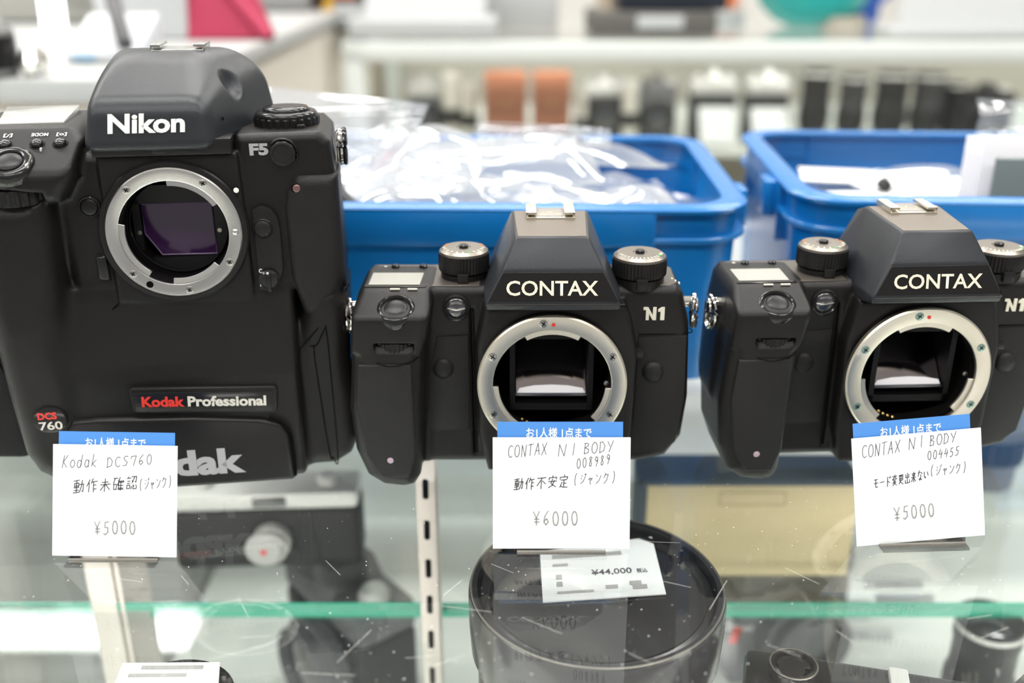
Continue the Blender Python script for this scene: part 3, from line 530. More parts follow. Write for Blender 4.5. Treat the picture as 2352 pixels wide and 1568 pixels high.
# ------------------------------------------------------------------ price cards, blue notices and their clear holders
A_ = lambda cx, cy, rx, ry, a0, a1, n=9: [(cx + rx * math.cos(math.radians(a0 + (a1 - a0) * i / (n - 1))), cy + ry * math.sin(math.radians(a0 + (a1 - a0) * i / (n - 1)))) for i in range(n)]
G = {
 'C': [A_(6, 5, 4.5, 5, 50, 310)], 'O': [A_(5, 5, 4.3, 5, 100, 460, 14)], 'N': [[(1, 0), (1.6, 10), (7.4, 0), (9, 10)]], 'T': [[(.5, 9.4), (9.5, 10)], [(5, 9.8), (4.4, 0)]],
 'A': [[(.5, 0), (5.4, 10), (8.6, 0)], [(2, 3.6), (8, 4)]], 'X': [[(1, 9.6), (8.4, .3)], [(9, 10), (.6, 0)]], '1': [[(5.6, 10), (4.6, 0)]], 'B': [[(2, 10), (1.4, 0)], [(1, 9.6), (6.6, 9.4), (7.4, 7.4), (2.4, 5.4), (8, 4), (7.6, .8), (1.2, .2)]],
 'D': [[(2, 9.4), (1.4, .3)], [(.6, 9.4), (5, 9.8), (9, 6.2), (7.6, 1.6), (1, 0)]], 'Y': [[(1, 9.6), (4.8, 5)], [(9.4, 10), (3.6, 0)]], 'K': [[(2.4, 10), (.6, 0)], [(8.6, 9.6), (2, 4.6), (8, 0)]],
 'o': [A_(5, 3, 3.6, 3, 100, 460, 12)], 'd': [A_(4.4, 3, 3.4, 3, 40, 400, 12), [(8.8, 10), (7, 0)]], 'a': [A_(4.4, 3, 3.4, 3, 40, 400, 12), [(8, 5.6), (7.4, .4), (8.8, .2)]], 'k': [[(3.4, 10), (1.4, 0)], [(8, 5.6), (2.6, 2.6), (8.4, 0)]],
 'S': [[(8.4, 9.4), (4, 9.8), (2, 7.6), (4.4, 5.4), (7.6, 3.4), (6, .6), (1, .4)]], '7': [[(1, 7.4), (1.6, 9.6), (8.8, 10), (5.4, 0)]], '6': [[(7.4, 10), (3, 6), (2, 2), (4.6, 0), (7.6, 2), (5.6, 4.4), (2.4, 2.8)]], '0': [A_(5, 5, 3.4, 5, 80, 440, 13)],
 '8': [[(7.8, 8.6), (5, 10), (2.8, 8), (7, 3.4), (6, .2), (3, .6), (2.6, 3), (7.8, 8.6)]], '9': [[(8, 7), (5, 5), (2.6, 7), (4.6, 10), (8, 8.6), (7.6, 5), (4.4, 0)]], '4': [[(5, 10), (1.6, 4), (9, 4.8)], [(7.4, 8), (5.6, 0)]], '5': [[(8.6, 10), (3.6, 9.6), (2.8, 5.8), (6.8, 5.6), (7, 2), (3.6, 0), (1.2, .8)]],
 '\u52d5': [[(.5, 8.5), (5.5, 9)], [(3, 9.5), (3, 1)], [(1, 7), (5, 7.3)], [(1, 7), (1, 4)], [(5, 7.3), (5, 4)], [(1, 5.5), (5, 5.5)], [(1, 4), (5, 4)], [(.8, 2.6), (5.2, 2.8)], [(0, 1), (5.8, 1.3)], [(6, 6.5), (9.5, 6.8), (9, 1.5), (8, 2)], [(7.8, 9), (7.5, 5), (5.8, 1)]],
 '\u4f5c': [[(3, 9.5), (.5, 5)], [(2, 7), (2, .5)], [(5.5, 9.5), (4, 6)], [(5, 7.5), (9.5, 7.8)], [(6.5, 7.5), (6.5, .5)], [(6.5, 5), (9, 5)], [(6.5, 2.8), (9, 2.8)]],
 '\u672a': [[(2, 7), (8, 7.2)], [(.5, 5), (9.5, 5.2)], [(5, 9.5), (5, .5)], [(5, 5), (1, 1)], [(5, 5), (9, 1)]],
 '\u78ba': [[(.3, 9), (4, 9.2)], [(2, 9), (.5, 5)], [(1, 5), (1, 1.5), (3.5, 1.5), (3.5, 5), (1, 5)], [(4.5, 8), (4.5, 7), (9.5, 7.2), (9, 6.2)], [(6.2, 9.5), (4.5, 4)], [(5.2, 5.5), (5.2, .5)], [(5.2, 5.8), (9.5, 5.8)], [(5.2, 4), (9.2, 4)], [(5.2, 2.3), (9.2, 2.3)], [(5.2, .7), (9.6, .7)], [(7.3, 7), (7.3, .7)]],
 '\u8a8d': [[(1.5, 9.5), (2.2, 9)], [(.2, 8), (4, 8)], [(.8, 6.5), (3.4, 6.5)], [(.8, 5), (3.4, 5)], [(.8, 3.3), (.8, 1), (3.4, 1), (3.4, 3.3), (.8, 3.3)], [(5, 9), (9.2, 9), (8.8, 5), (8, 5.5)], [(7, 9), (5, 5)], [(5.5, 7), (6.5, 6.2)], [(4.8, 3), (4.5, 1)], [(6, 3.8), (6.2, 1), (9, 1), (9.2, 2.4)], [(7, 3.6), (7.5, 2.8)], [(9, 3.6), (9.7, 2.5)]],
 '\u4e0d': [[(.5, 8.5), (9.5, 8.8)], [(5.5, 8.5), (.5, 3)], [(5, 6.5), (5, .5)], [(6, 6), (9.5, 3.5)]],
 '\u5b89': [[(5, 9.8), (5, 8.6)], [(1, 6.8), (1, 8.4), (9, 8.6), (8.5, 7)], [(4.5, 7), (3, 3.5), (8.5, .8)], [(7, 5.8), (5, 2), (1, .5)], [(.5, 5), (9.5, 5.2)]],
 '\u5b9a': [[(5, 9.8), (5, 8.6)], [(1, 6.8), (1, 8.4), (9, 8.6), (8.5, 7)], [(2, 6.2), (8, 6.4)], [(5, 6.2), (5, 1)], [(5, 3.8), (8, 3.8)], [(2.8, 4.5), (1, .5)], [(2, 2), (4, .8), (9.5, .6)]],
 '\u30b8': [[(2, 8.5), (3.5, 7.5)], [(1.3, 6), (2.8, 5)], [(2, 1), (6, 3), (8.5, 7)], [(7.5, 9.3), (8.2, 8)], [(9, 9.8), (9.6, 8.6)]], '\u30e3': [[(1.5, 4.5), (8, 5.5), (6, 3.5)], [(3.5, 6.5), (5.5, .5)]], '\u30f3': [[(1.5, 8), (3.5, 6.5)], [(2, 1), (6, 3), (9, 7.5)]], '\u30af': [[(4, 9.5), (1.5, 5.5)], [(3.5, 8), (8.5, 8), (6.5, 3), (3, .5)]],
 '\u30e2': [[(2, 8.5), (8, 8.7)], [(1, 5.5), (9, 5.7)], [(5, 8.5), (5, 1.5), (9, 1.5)]], '\u30fc': [[(1, 5), (9, 5.3)]], '\u30c9': [[(3.5, 9.5), (3.5, .5)], [(3.5, 6), (7.5, 4)], [(6.5, 9), (7.3, 7.8)], [(8.3, 9.5), (9, 8.3)]],
 '\u5909': [[(5, 9.8), (5, 8.6)], [(.5, 8.4), (9.5, 8.5)], [(4, 8.3), (2.5, 5)], [(6, 8.3), (6, 5), (5.3, 5.4)], [(1.8, 7), (.8, 5.8)], [(8, 7), (9.3, 5.8)], [(4.5, 4.8), (1, 2)], [(3.5, 3.8), (7.5, 3.8), (1.5, .3)], [(3.5, 3), (9, .3)]],
 '\u66f4': [[(1, 9), (9, 9.2)], [(2, 7.8), (8, 7.8), (8, 3.8), (2, 3.8), (2, 7.8)], [(2, 5.8), (8, 5.8)], [(5, 9), (4.5, 3), (1, .5)], [(2.5, 3.2), (9.5, .3)]], '\u51fa': [[(5, 9.8), (5, .8)], [(2, 8.5), (2, 5.5), (8, 5.5), (8, 8.5)], [(1, 3.8), (1, .8), (9, .8), (9, 3.8)]],
 '\u6765': [[(1.5, 8), (8.5, 8.2)], [(3, 7.2), (3.8, 5.8)], [(7.2, 7.4), (6.3, 5.8)], [(.5, 5), (9.5, 5.2)], [(5, 9.8), (5, .3)], [(5, 5), (1, 1)], [(5, 5), (9.2, 1)]], '\u306a': [[(1, 8), (6, 8.3)], [(4, 9.8), (1.5, 4.5)], [(7.5, 8.5), (9.3, 7)], [(6.8, 6), (6.8, 1.5), (4.5, .8), (3.8, 2), (5.5, 2.6), (9, 1)]], '\u3044': [[(1.5, 8), (1.8, 3.5), (3.5, 2), (4.2, 3.2)], [(7, 7.5), (8.8, 4)]],
 '(': [A_(8, 5, 4, 6, 120, 240)], ')': [A_(2, 5, 4, 6, 60, -60)], '\u00a5': [[(1, 10), (5, 5)], [(9, 10), (5, 5), (5, 0)], [(2, 4.2), (8, 4.2)], [(2, 2.2), (8, 2.2)]],
}
def strokes(name, s, x0, z0, x1, z1, h, m, parent, wd=.34, slant=.12, y=-.32, gap=.18, seed=1):
    """handwritten line from (x0,z0) to (x1,z1), letters h tall, on a card facing -y (mm)"""
    rn = random.Random(seed); n = len(s); d = Vector((x1 - x0, 0, z1 - z0)); L = d.length; d.normalize(); up = Vector((-d.z, 0, d.x)); up = up + d * slant; b = B(); cell = L / n
    for i, ch in enumerate(s):
        for st in G.get(ch, []):
            jx, jz = rn.uniform(-.3, .3), rn.uniform(-.4, .4)
            P = [Vector((x0, y, z0)) + d * (cell * (i + (px + jx + rn.uniform(-.15, .15)) / 10 * (1 - gap))) + up * (h * (pz + jz) / 10) for px, pz in st]
            for a, c in zip(P[:-1], P[1:]):
                e = c - a
                if e.length < 1e-6: continue
                t = Vector((e.z, 0, -e.x)).normalized() * wd / 2; k = e.normalized() * wd * .3; V = [a - t - k, c - t + k, c + t + k, a + t - k]
                b.mesh([tuple(v) for v in V], [(0, 1, 2, 3)])
    o = b.obj(name, m, parent); return o
NOTICE = 'お1人様 1点まで'
def price_set(loc, rz, W, Hc, lean, roll, lines, off, word):
    rot = Euler((-lean, roll, rz), 'XYZ')
    card = thing('price_card', word['card'], 'card', loc, rot=rot, group='handwritten white price cards')
    B().box(-W / 2, W / 2, -.25, .2, 0, Hc).obj('sheet', PAPER, card)
    for k, (s, x0, z0, x1, z1, h, m, wd, sl) in enumerate(lines): strokes('handwriting', s, x0, z0, x1, z1, h, m, card, wd, sl, seed=k * 7 + int(loc[0] * 1000))
    nl = Vector(loc) + rot.to_matrix() @ Vector((off[0] * .001, .00105, .0004))
    nt = thing('notice_card', word['notice'], 'card', nl, rot=rot, group='blue purchase limit notices')
    B().box(-off[1] / 2, off[1] / 2, -.25, .25, 0, Hc + off[2]).obj('sheet', BLUEP, nt)
    text('notice_lettering', NOTICE, 4, WHITEP, nt, (-off[1] * .27, -.3, Hc + off[2] - 6.9), bold=.012, width=off[1] * .52, height=4.5)
    hd = thing('card_holder', word['holder'], 'card holder', (loc[0], loc[1], 0), rz, group='clear acrylic card holders')
    hw = 19; b = B(); b.box(-hw, hw, -6.5, 26, .1, 1.3, .3); b.obj('foot', ACRY, hd)
    M = Matrix.Translation((0, 2.6, 1.0)) @ Matrix.Rotation(-lean, 4, 'X'); B().box(-hw, hw, 0, 1.2, 0, 34, .3, M=M).obj('back_plate', ACRY, hd)
    M = Matrix.Translation((0, -2.2, 1.0)) @ Matrix.Rotation(-lean, 4, 'X'); B().box(-hw, hw, 0, 1, 0, 15, .3, M=M).obj('front_lip', ACRY, hd)
    B().box(-hw, hw, -2.6, -1.2, .1, 1.6, .3).obj('fold_edge', mat('acrylic_edge', (.16, .15, .13), .2, spec=.7), hd)
LEAN = math.radians(17)
# scale on the cards: millimetres per pixel of the lettering's place
def L_(W, pw, cx, cb, s, u0, v0, u1, v1, h, m, wd=.34, sl=.15):
    k = W / pw; return (s, (u0 - cx) * k, (cb - v0) * k, (u1 - cx) * k, (cb - v1) * k, h * k, m, wd, sl)
def at(u, v): p = gz(u, v, .0016); return (p.x, p.y, .0016)
price_set(at(1289, 1259), 0, 58.6, 48.2, LEAN, 0, [
    L_(58.6, 312, 1289, 1258, 'CONTAX', 1166, 1048, 1258, 1040, 27, INK), L_(58.6, 312, 1289, 1258, 'N1', 1280, 1044, 1330, 1040, 27, INK), L_(58.6, 312, 1289, 1258, 'BODY', 1338, 1040, 1408, 1034, 25, INK),
    L_(58.6, 312, 1289, 1258, '008989', 1322, 1072, 1402, 1062, 22, INK), L_(58.6, 312, 1289, 1258, '動作不安定', 1180, 1124, 1308, 1116, 30, INKD, .4), L_(58.6, 312, 1289, 1258, '(ジャンク)', 1312, 1112, 1416, 1106, 27, INK),
    L_(58.6, 312, 1289, 1258, '¥6000', 1224, 1204, 1332, 1203, 32, INKL, .55, 0)], (-.6, 53.5, 6.1),
    dict(card='white price card handwritten ¥6000 in front of the middle camera', notice='blue notice strip behind the ¥6000 price card', holder='clear acrylic holder gripping the ¥6000 price card'))
price_set(at(263, 1277), 0, 52.4, 47.2, math.radians(21), math.radians(1), [
    L_(54.2, 287, 262, 1277, 'Kodak', 143, 1080, 224, 1076, 28, INK), L_(54.2, 287, 262, 1277, 'DCS760', 242, 1078, 348, 1068, 22, INK), L_(54.2, 287, 262, 1277, '動作未確認', 168, 1138, 316, 1126, 32, INKD, .4),
    L_(54.2, 287, 262, 1277, '(ジャンク)', 314, 1128, 392, 1120, 26, INK), L_(54.2, 287, 262, 1277, '¥5000', 216, 1228, 314, 1226, 29, INKL, .55, 0)], (.2, 49, 5.0),
    dict(card='white price card handwritten ¥5000 in front of the tall camera', notice='blue notice strip behind the card below the tall camera', holder='clear acrylic holder gripping the card below the tall camera'))
price_set(at(2115, 1241), math.radians(3), 56.4, 47.4, LEAN, math.radians(-3.9), [
    L_(56.2, 294, 2094, 1248, 'CONTAX', 1966, 1046, 2058, 1040, 28, INK), L_(56.2, 294, 2094, 1248, 'N1', 2074, 1036, 2116, 1032, 26, INK), L_(56.2, 294, 2094, 1248, 'BODY', 2122, 1032, 2186, 1028, 24, INK),
    L_(56.2, 294, 2094, 1248, '004455', 2116, 1064, 2192, 1058, 20, INK), L_(56.2, 294, 2094, 1248, 'モード変更出来ない', 1990, 1120, 2120, 1108, 24, INKD, .36), L_(56.2, 294, 2094, 1248, '(ジャンク)', 2118, 1102, 2208, 1100, 25, INK),
    L_(56.2, 294, 2094, 1248, '¥5000', 2034, 1196, 2132, 1194, 30, INKL, .55, 0)], (-1.4, 51, 5.8),
    dict(card='white price card handwritten ¥5000 tilted in front of the right-hand film camera', notice='blue notice strip behind the tilted card on the right', holder='clear acrylic holder gripping the tilted card on the right'))
# neighbour cut off by the left edge
t = thing('camera_pouch', 'black rounded pouch cut off by the left edge, behind the tall camera', 'pouch', (-.262, .452, 0))
sdf_obj('body', lambda X, Y, Z: ext(sd2([(-40, 4), (-34, 0.3), (16, .3), (26, 7), (31, 24), (28, 50), (20, 78), (-40, 80)], X, Z), Y, -14, 36, 12), (-44, -18, -3), (36, 40, 84), 1.5, mat('black_cloth', (.012, .012, .012), .8, spec=.2, bump=.5, bscale=900), t)
B().tube([(24, -14, 20), (20, -15, 48), (12, -15, 68)], .5, 6).obj('piping', SEAM, t)
# ------------------------------------------------------------------ blue bins
def rrect(x0, x1, y0, y1, r, n=7):
    P = []
    for cx, cy, a in ((x1 - r, y0 + r, -90), (x1 - r, y1 - r, 0), (x0 + r, y1 - r, 90), (x0 + r, y0 + r, 180)):
        P += [(cx + r * math.cos(math.radians(a + 90 * k / n)), cy + r * math.sin(math.radians(a + 90 * k / n))) for k in range(n + 1)]
    return P
def loft(b, rings, close_a=False, close_b=False, cyc=False):
    n = len(rings[0]); V = [p for r in rings for p in r]; Fs = []
    m = len(rings)
    for k in range(m if cyc else m - 1):
        for i in range(n): Fs.append((k * n + i, k * n + (i + 1) % n, ((k + 1) % m) * n + (i + 1) % n, ((k + 1) % m) * n + i))
    if close_a: Fs.append(tuple(range(n))[::-1])
    if close_b: Fs.append(tuple((m - 1) * n + i for i in range(n)))
    b.mesh(V, Fs); return b
def bin_(label, cx, cy, W, D, H, rz):
    t = thing('storage_bin', label, 'bin', (cx, cy, 0), rz, group='blue plastic bins'); w, d = W / 2, D / 2
    def ring(ins, z, r=26): return [(x, y, z) for x, y in rrect(-w + ins, w - ins, -d + ins, d - ins, max(r, 4))]
    b = B(); loft(b, [ring(8, 0, 26), ring(4.6, H - 3, 28), ring(4.6, H - .4, 28), ring(6.6, H - .4, 27), ring(7.4, H - 3.2, 27), ring(11, 2.5, 24)], True, True); bmesh.ops.recalc_face_normals(b.bm, faces=b.bm.faces[:]); b.obj('wall', BLUE, t)
    b = B(); loft(b, [ring(13.6, H - 2.4, 24), ring(13.4, H, 24), ring(9, H + .9, 26), ring(1.5, H, 30), ring(0, H - 1.2, 31), ring(.3, H - 3.2, 31)], cyc=True); bmesh.ops.recalc_face_normals(b.bm, faces=b.bm.faces[:]); b.obj('rim', BLUE, t)
    # skirts between the corners, second flange round the corners, ribs where they meet
    cw = 56
    for s in (-1, 1):
        B().box(-w + cw, w - cw, s * (d - 1.3) - 1.2, s * (d - 1.3) + 1.2, H - 22, H - 2, .6).obj('skirt', BLUE, t)
        B().box(s * (w - 1.3) - 1.2, s * (w - 1.3) + 1.2, -d + cw, d - cw, H - 22, H - 2, .6).obj('skirt', BLUE, t)
        for q in (-1, 1):
            P = rrect(-w + .5, w - .5, -d + .5, d - .5, 31); Q = rrect(-w + 10, w - 10, -d + 10, d - 10, 25)
            k0 = {(1, -1): 0, (1, 1): 8, (-1, 1): 16, (-1, -1): 24}[(s, q)]
            o = P[k0:k0 + 8]; i = Q[k0:k0 + 8]
            # straight runs to the skirts
            a = {(1, -1): ((w - cw, -d + .5), (w - .5, -d + cw), (w - cw, -d + 10), (w - 10, -d + cw)), (1, 1): ((w - .5, d - cw), (w - cw, d - .5), (w - 10, d - cw), (w - cw, d - 10)),
                 (-1, 1): ((-w + cw, d - .5), (-w + .5, d - cw), (-w + cw, d - 10), (-w + 10, d - cw)), (-1, -1): ((-w + .5, -d + cw), (-w + cw, -d + .5), (-w + 10, -d + cw), (-w + cw, -d + 10))}[(s, q)]
            pts = [a[0]] + o + [a[1]] + [a[3]] + i[::-1] + [a[2]]
            B().poly(pts, H - 20, H - 17, .5, 1, plane='xy').obj('corner_flange', BLUE, t)
            B().box(s * (w - cw) - 1.2, s * (w - cw) + 1.2, min(q * (d - .6), q * (d - 10)), max(q * (d - .6), q * (d - 10)), H - 40, H - 1, .4).obj('rib', BLUE, t)
            B().box(min(s * (w - .6), s * (w - 10)), max(s * (w - .6), s * (w - 10)), q * (d - cw) - 1.2, q * (d - cw) + 1.2, H - 40, H - 1, .4).obj('rib', BLUE, t)
        B().box(min(s * (w - 1), s * (w + 7)), max(s * (w - 1), s * (w + 7)), -d + 60, -d + 82, H - 26, H - 3, 1.5).obj('stacking_lug', BLUE, t)
    return t
b0 = bin_('blue plastic bin heaped with clear bags behind the middle film camera', -.04, .652, 356, 226, 106, math.radians(-1.6))
b1 = bin_('blue plastic bin holding white cards and sleeves behind the right film camera', .35, .662, 362, 228, 106, math.radians(-3))
# ------------------------------------------------------------------ clear bags
def bag(label, loc, W, D, Hh, rot, seed, m=None, cat='bag', group='clear plastic bags in the bins', name='plastic_bag', fold=1.):
    rn = np.random.RandomState(seed); n, k = 44, 34; u, v = np.meshgrid(np.linspace(-1, 1, n), np.linspace(-1, 1, k), indexing='ij')
    dome = (1 - np.abs(u) ** 3) * (1 - np.abs(v) ** 3); cr = np.zeros_like(u)
    for q in range(7):
        a = rn.uniform(0, math.pi); f = rn.uniform(1.2, 4.6); ph = rn.uniform(0, 6.28); s = (u * math.cos(a) + v * math.sin(a)) * f + ph
        cr += (np.abs(((s / math.pi) % 2) - 1) - .5) * rn.uniform(.3, 1) / (1 + f * .22)
    top = Hh * (dome * (.62 + .5 * cr)) + fold * .0035 * cr; bot = -Hh * .28 * dome + fold * .0025 * np.roll(cr, 5, 0) * dome
    X, Y = u * W / 2 * (1 + .03 * cr), v * D / 2 * (1 + .04 * np.roll(cr, 7, 1))
    V = np.concatenate([np.stack([X, Y, top], -1).reshape(-1, 3), np.stack([X, Y, np.minimum(bot, top - .0002)], -1).reshape(-1, 3)])
    Fs = []; I = lambda i, j, s: s * n * k + i * k + j
    for i in range(n - 1):
        for j in range(k - 1):
            Fs.append((I(i, j, 0), I(i + 1, j, 0), I(i + 1, j + 1, 0), I(i, j + 1, 0))); Fs.append((I(i, j, 1), I(i, j + 1, 1), I(i + 1, j + 1, 1), I(i + 1, j, 1)))
    t = thing(name, label, cat, loc, rot=rot, group=group)
    b = B(1); b.mesh(V.tolist(), Fs); b.obj('film', m or FILM, t, sharp=28)
    # heat-sealed hem
    b = B(1); b.tube([(-W / 2, -D / 2, .0004), (W / 2, -D / 2, .0004)], .0009, 6); b.obj('hem', FILM2, t)
    return t
R3 = lambda a, b, c: Euler((math.radians(a), math.radians(b), math.radians(c)))
GR = [('grey lens cap', (.09, .09, .1)), ('blue-grey', (.2, .23, .3))]
bl = [  # label, u, v, z, W, D, H, rot
 ('flat clear bag lying at the back of the left bin beneath the leather cases', (.03, .716, .1), .15, .1, .02, R3(-6, 4, 10)),
 ('crumpled clear bag at the front left of the left bin, beside the tall camera', (-.115, .6, .084), .12, .1, .026, R3(14, -6, 24)),
 ('glossy clear bag with a long bright fold in the centre of the left bin', (-.03, .612, .086), .14, .1, .024, R3(10, 8, -22)),
 ('puffed clear bag at the front right of the left bin, behind the mid camera prism', (.05, .612, .082), .12, .095, .026, R3(8, -4, 12)),
 ('clear bag in the right corner of the left bin', (.082, .668, .076), .09, .1, .022, R3(4, 10, -38)),
 ('clear bag resting on its neighbours in the middle of the left bin', (-.02, .675, .1), .15, .09, .022, R3(9, -3, 7)),
 ('clear bag behind the dial of the middle camera, half under another bag', (-.075, .66, .098), .12, .11, .024, R3(2, -8, -14)),
 ('clear bag slumped against the back wall of the left bin', (-.12, .708, .098), .13, .09, .026, R3(20, 2, 4)),
 ('large bag filling the left bin below the others', (-.03, .65, .05), .25, .17, .05, R3(0, 0, 3)),
]
for i, (lb, p, W, D, Hh, r) in enumerate(bl): bag(lb, p, W, D, Hh, r, 11 + i * 3)
def flatbag(name, label, pts, m, group, thick=.0012, cat='bag', hem=True):
    """upright clear sleeve from four corners (bottom left, bottom right, top right, top left)"""
    a, b_, c, d = [Vector(p) for p in pts]; n, k = 20, 12; rn = random.Random(len(label)); V = []; Fs = []
    nr = (b_ - a).cross(d - a).normalized()
    for s in (0, 1):
        for i in range(n):
            for j in range(k):
                u, v = i / (n - 1), j / (k - 1); p = (a * (1 - u) + b_ * u) * (1 - v) + (d * (1 - u) + c * u) * v
                wv = .003 * math.sin(u * 7 + v * 3) + .002 * math.sin(u * 3 - v * 9 + 1); e = thick * math.sin(math.pi * u) * math.sin(math.pi * v) * 3 + .0002
                V.append(tuple(p + nr * (wv + (e if s else -e))))
    I = lambda i, j, s: s * n * k + i * k + j
    for i in range(n - 1):
        for j in range(k - 1): Fs += [(I(i, j, 0), I(i, j + 1, 0), I(i + 1, j + 1, 0), I(i + 1, j, 0)), (I(i, j, 1), I(i + 1, j, 1), I(i + 1, j + 1, 1), I(i, j + 1, 1))]
    t = thing(name, label, cat, a, group=group); b = B(1); b.mesh([tuple(Vector(v) - a) for v in V], Fs); b.obj('film', m, t)
    if hem:
        b = B(1); b.tube([d - a, d - a + (c - d) * .5 + nr * .002, c - a], .0007, 6); b.tube([c - a, b_ - a], .0007, 6); b.obj('hem', FILM, t)
    return t
flatbag('plastic_bag', 'large clear bag standing up behind the tall camera dial', (gy(560, 420, .70), gy(935, 350, .70), gy(982, 242, .72), gy(560, 196, .72)), FILM, 'clear plastic bags in the bins', .004)
flatbag('plastic_sleeve', 'white plastic sleeve leaning on the back rim below the leather cases', (gy(1090, 330, .735), gy(1400, 345, .735), gy(1400, 300, .745), gy(1100, 282, .745)), FILM, 'clear plastic bags in the bins', .001)
tag(B(1).tube([gy(770, 420, .60), gy(790, 452, .585), gy(818, 476, .575), gy(840, 492, .57)], .0035, 10).obj('black_strap', mat('strap_black', (.015, .015, .017), .5)), 'black strap curling out of the left bin beside the tall camera', 'strap')
# contents of the second bin
bag('low clear bag lying across the front of the right bin', (.29, .64, .076), .16, .1, .014, R3(6, 2, -4), 71, FILM)
bag('clear bag with a round cap at the back of the right bin', (.28, .7, .075), .15, .08, .016, R3(2, -3, 5), 75, FILM)
bag('large bag filling the right bin below the cards', (.33, .665, .045), .25, .16, .045, R3(0, 0, -4), 78, FILM)
IV = mat('ivory_card', (.72, .7, .65), .55)
for i, (lb, u, v, z, W, D, rz, m) in enumerate([('ivory card lying in a bag at the left of the right bin', 1920, 405, .088, .05, .045, -12, IV), ('ivory card lying near the sleeves in the right bin', 2130, 430, .086, .046, .04, 6, IV), ('white slip lying in the middle of the right bin', 2010, 415, .087, .05, .05, 20, PAPER), ('long white slip along the front of the right bin', 2060, 452, .085, .09, .02, 2, PAPER)]):
    p = gz(u, v, z); o = B(1).box(-W / 2, W / 2, -D / 2, D / 2, 0, .0012, .0003).obj('paper_card', m, loc=p, rot=(math.radians(3 * (i % 2)), 0, math.radians(rz))); tag(o, lb, 'card', 'loose cards in the right bin')
p = gz(2028, 428, .09); t = thing('lens_cap', 'small black cap among the white slips in the right bin', 'lens cap', p, rot=R3(30, 20, 0)); B().lathe([(5, 0), (5, 3), (4, 4), (.01, 4)], (0, 0, 0), (0, 0, 1), 20).obj('disc', BLK2, t); B().box(-1, 1, -5.4, 5.4, 3.6, 4.6, .3).obj('grip_bar', BLKS, t)
for k in range(4):
    Y = .60 + .014 * k; u0, u1 = 2262 - 13 * k, 2520
    a = gy(u0 - 24, 475, Y - .012); c = gy(u0, 312 + 2 * (3 - k), Y)
    x0, x1 = c.x, c.x + .12; zt = c.z
    lb = ['white sleeve nearest the grey plate in the right bin', 'second white sleeve behind the grey plate in the right bin', 'third white sleeve behind the grey plate in the right bin', 'rearmost white sleeve of the upright stack in the right bin'][k]
    o = B(1).hull([(x0, Y, zt), (x1, Y, zt), (x0 - .006, Y - .014, .03), (x1, Y - .014, .03), (x0, Y + .0018, zt), (x1, Y + .0018, zt), (x0 - .006, Y - .0122, .03), (x1, Y - .0122, .03)], .0006, 2).obj('filter_sleeve', mat('sleeve_white', (.72, .72, .75), .25, spec=.6)); tag(o, lb, 'sleeve', 'upright white sleeves')
Y = .588; c = gy(2292, 362, Y); o = B(1).hull([(c.x, Y, c.z), (c.x + .09, Y, c.z), (c.x - .006, Y - .014, .03), (c.x + .09, Y - .014, .03), (c.x, Y + .004, c.z), (c.x + .09, Y + .004, c.z), (c.x - .006, Y - .01, .03), (c.x + .09, Y - .01, .03)], .0015, 3).obj('grey_plate', mat('grey_glass_plate', (.14, .17, .17), .12, spec=.6, coat=.5)); tag(o, 'smooth grey plate standing in front of the white sleeves in the right bin', 'plate')
flatbag('plastic_bag', 'clear bag standing up behind the white sleeves at the right edge', (gy(2238, 330, .70), gy(2420, 330, .70), gy(2420, 242, .71), gy(2246, 228, .71)), FILM2, 'clear plastic bags in the bins', .002)
# ------------------------------------------------------------------ the glass showcase everything stands on
SH = thing('display_case', 'glass-topped display case that the three cameras stand on', 'display case', (0, 0, FLOORZ))
def sc(b, name, m, **k):
    o = b.obj(name, m, SH, **k); o.location = (0, 0, -FLOORZ); return o
sc(B(1).box(-1.1, 1.1, .1, .87, -.0082, 0, .0008), 'glass_top', GLASS)
ZF, ZR = -.13, -.16
def shelf(x0, x1, y0, y1, z, edge):
    o = sc(B(1).box(x0, x1, y0, y1, z - .006, z), 'shelf', SHELFG)
    e = B(1).box(x0, x1, edge - .0006, edge + .0006, z - .0052, z + .0004).obj('shelf_edge', EDGEG, o); return o
eb = gz(650, 1386, ZF).y
shelf(-.6, .75, .12, eb - .0008, ZF, eb); shelf(-.6, .75, .535, .865, ZR, .5345)
WB = mat('case_white_board', (.86, .87, .84), .5)
sc(B(1).box(-1.08, 1.08, .1, .87, -.32, -.30), 'base_board', WB); sc(B(1).box(-1.1, 1.1, .1, .885, FLOORZ, -.32), 'plinth', mat('plinth_beige', (.6, .56, .5), .6))
sc(B(1).box(-1.1, 1.1, .87, .88, -.3, 0), 'back_board', mat('case_back_glass', (.72, .75, .73), .3)); sc(B(1).box(-1.1, 1.1, .871, .89, -.03, .004, .002), 'rear_rail', mat('white_enamel', (.8, .81, .8), .3))
UP = mat('beige_enamel_upright', (.55, .5, .46), .4)
def upright(x, y, wd, dp, zs, hs=.0125, ws=.0034):
    o = sc(B(1).box(x - wd / 2, x + wd / 2, y, y + dp, -.30, -.0084, .0008), 'upright', UP)
    for z in zs:
        b = B(.001); a = [(x * 1000 + ws * 500 * math.cos(k * math.pi / 8), z * 1000 + (hs * 500 - ws * 500) * (1 if k < 8 else -1) + ws * 500 * math.sin(k * math.pi / 8)) for k in range(16)]
        b.poly(a, y * 1000 - .15, y * 1000 + .4).obj('slot', SEAM, o)
    return o
pu = gy(985, 1330, .467); upright(pu.x, .467, .0105, .02, [gy(985, v, .467).z for v in (1033, 1123, 1217, 1305, 1388, 1468, 1551, 1630)])
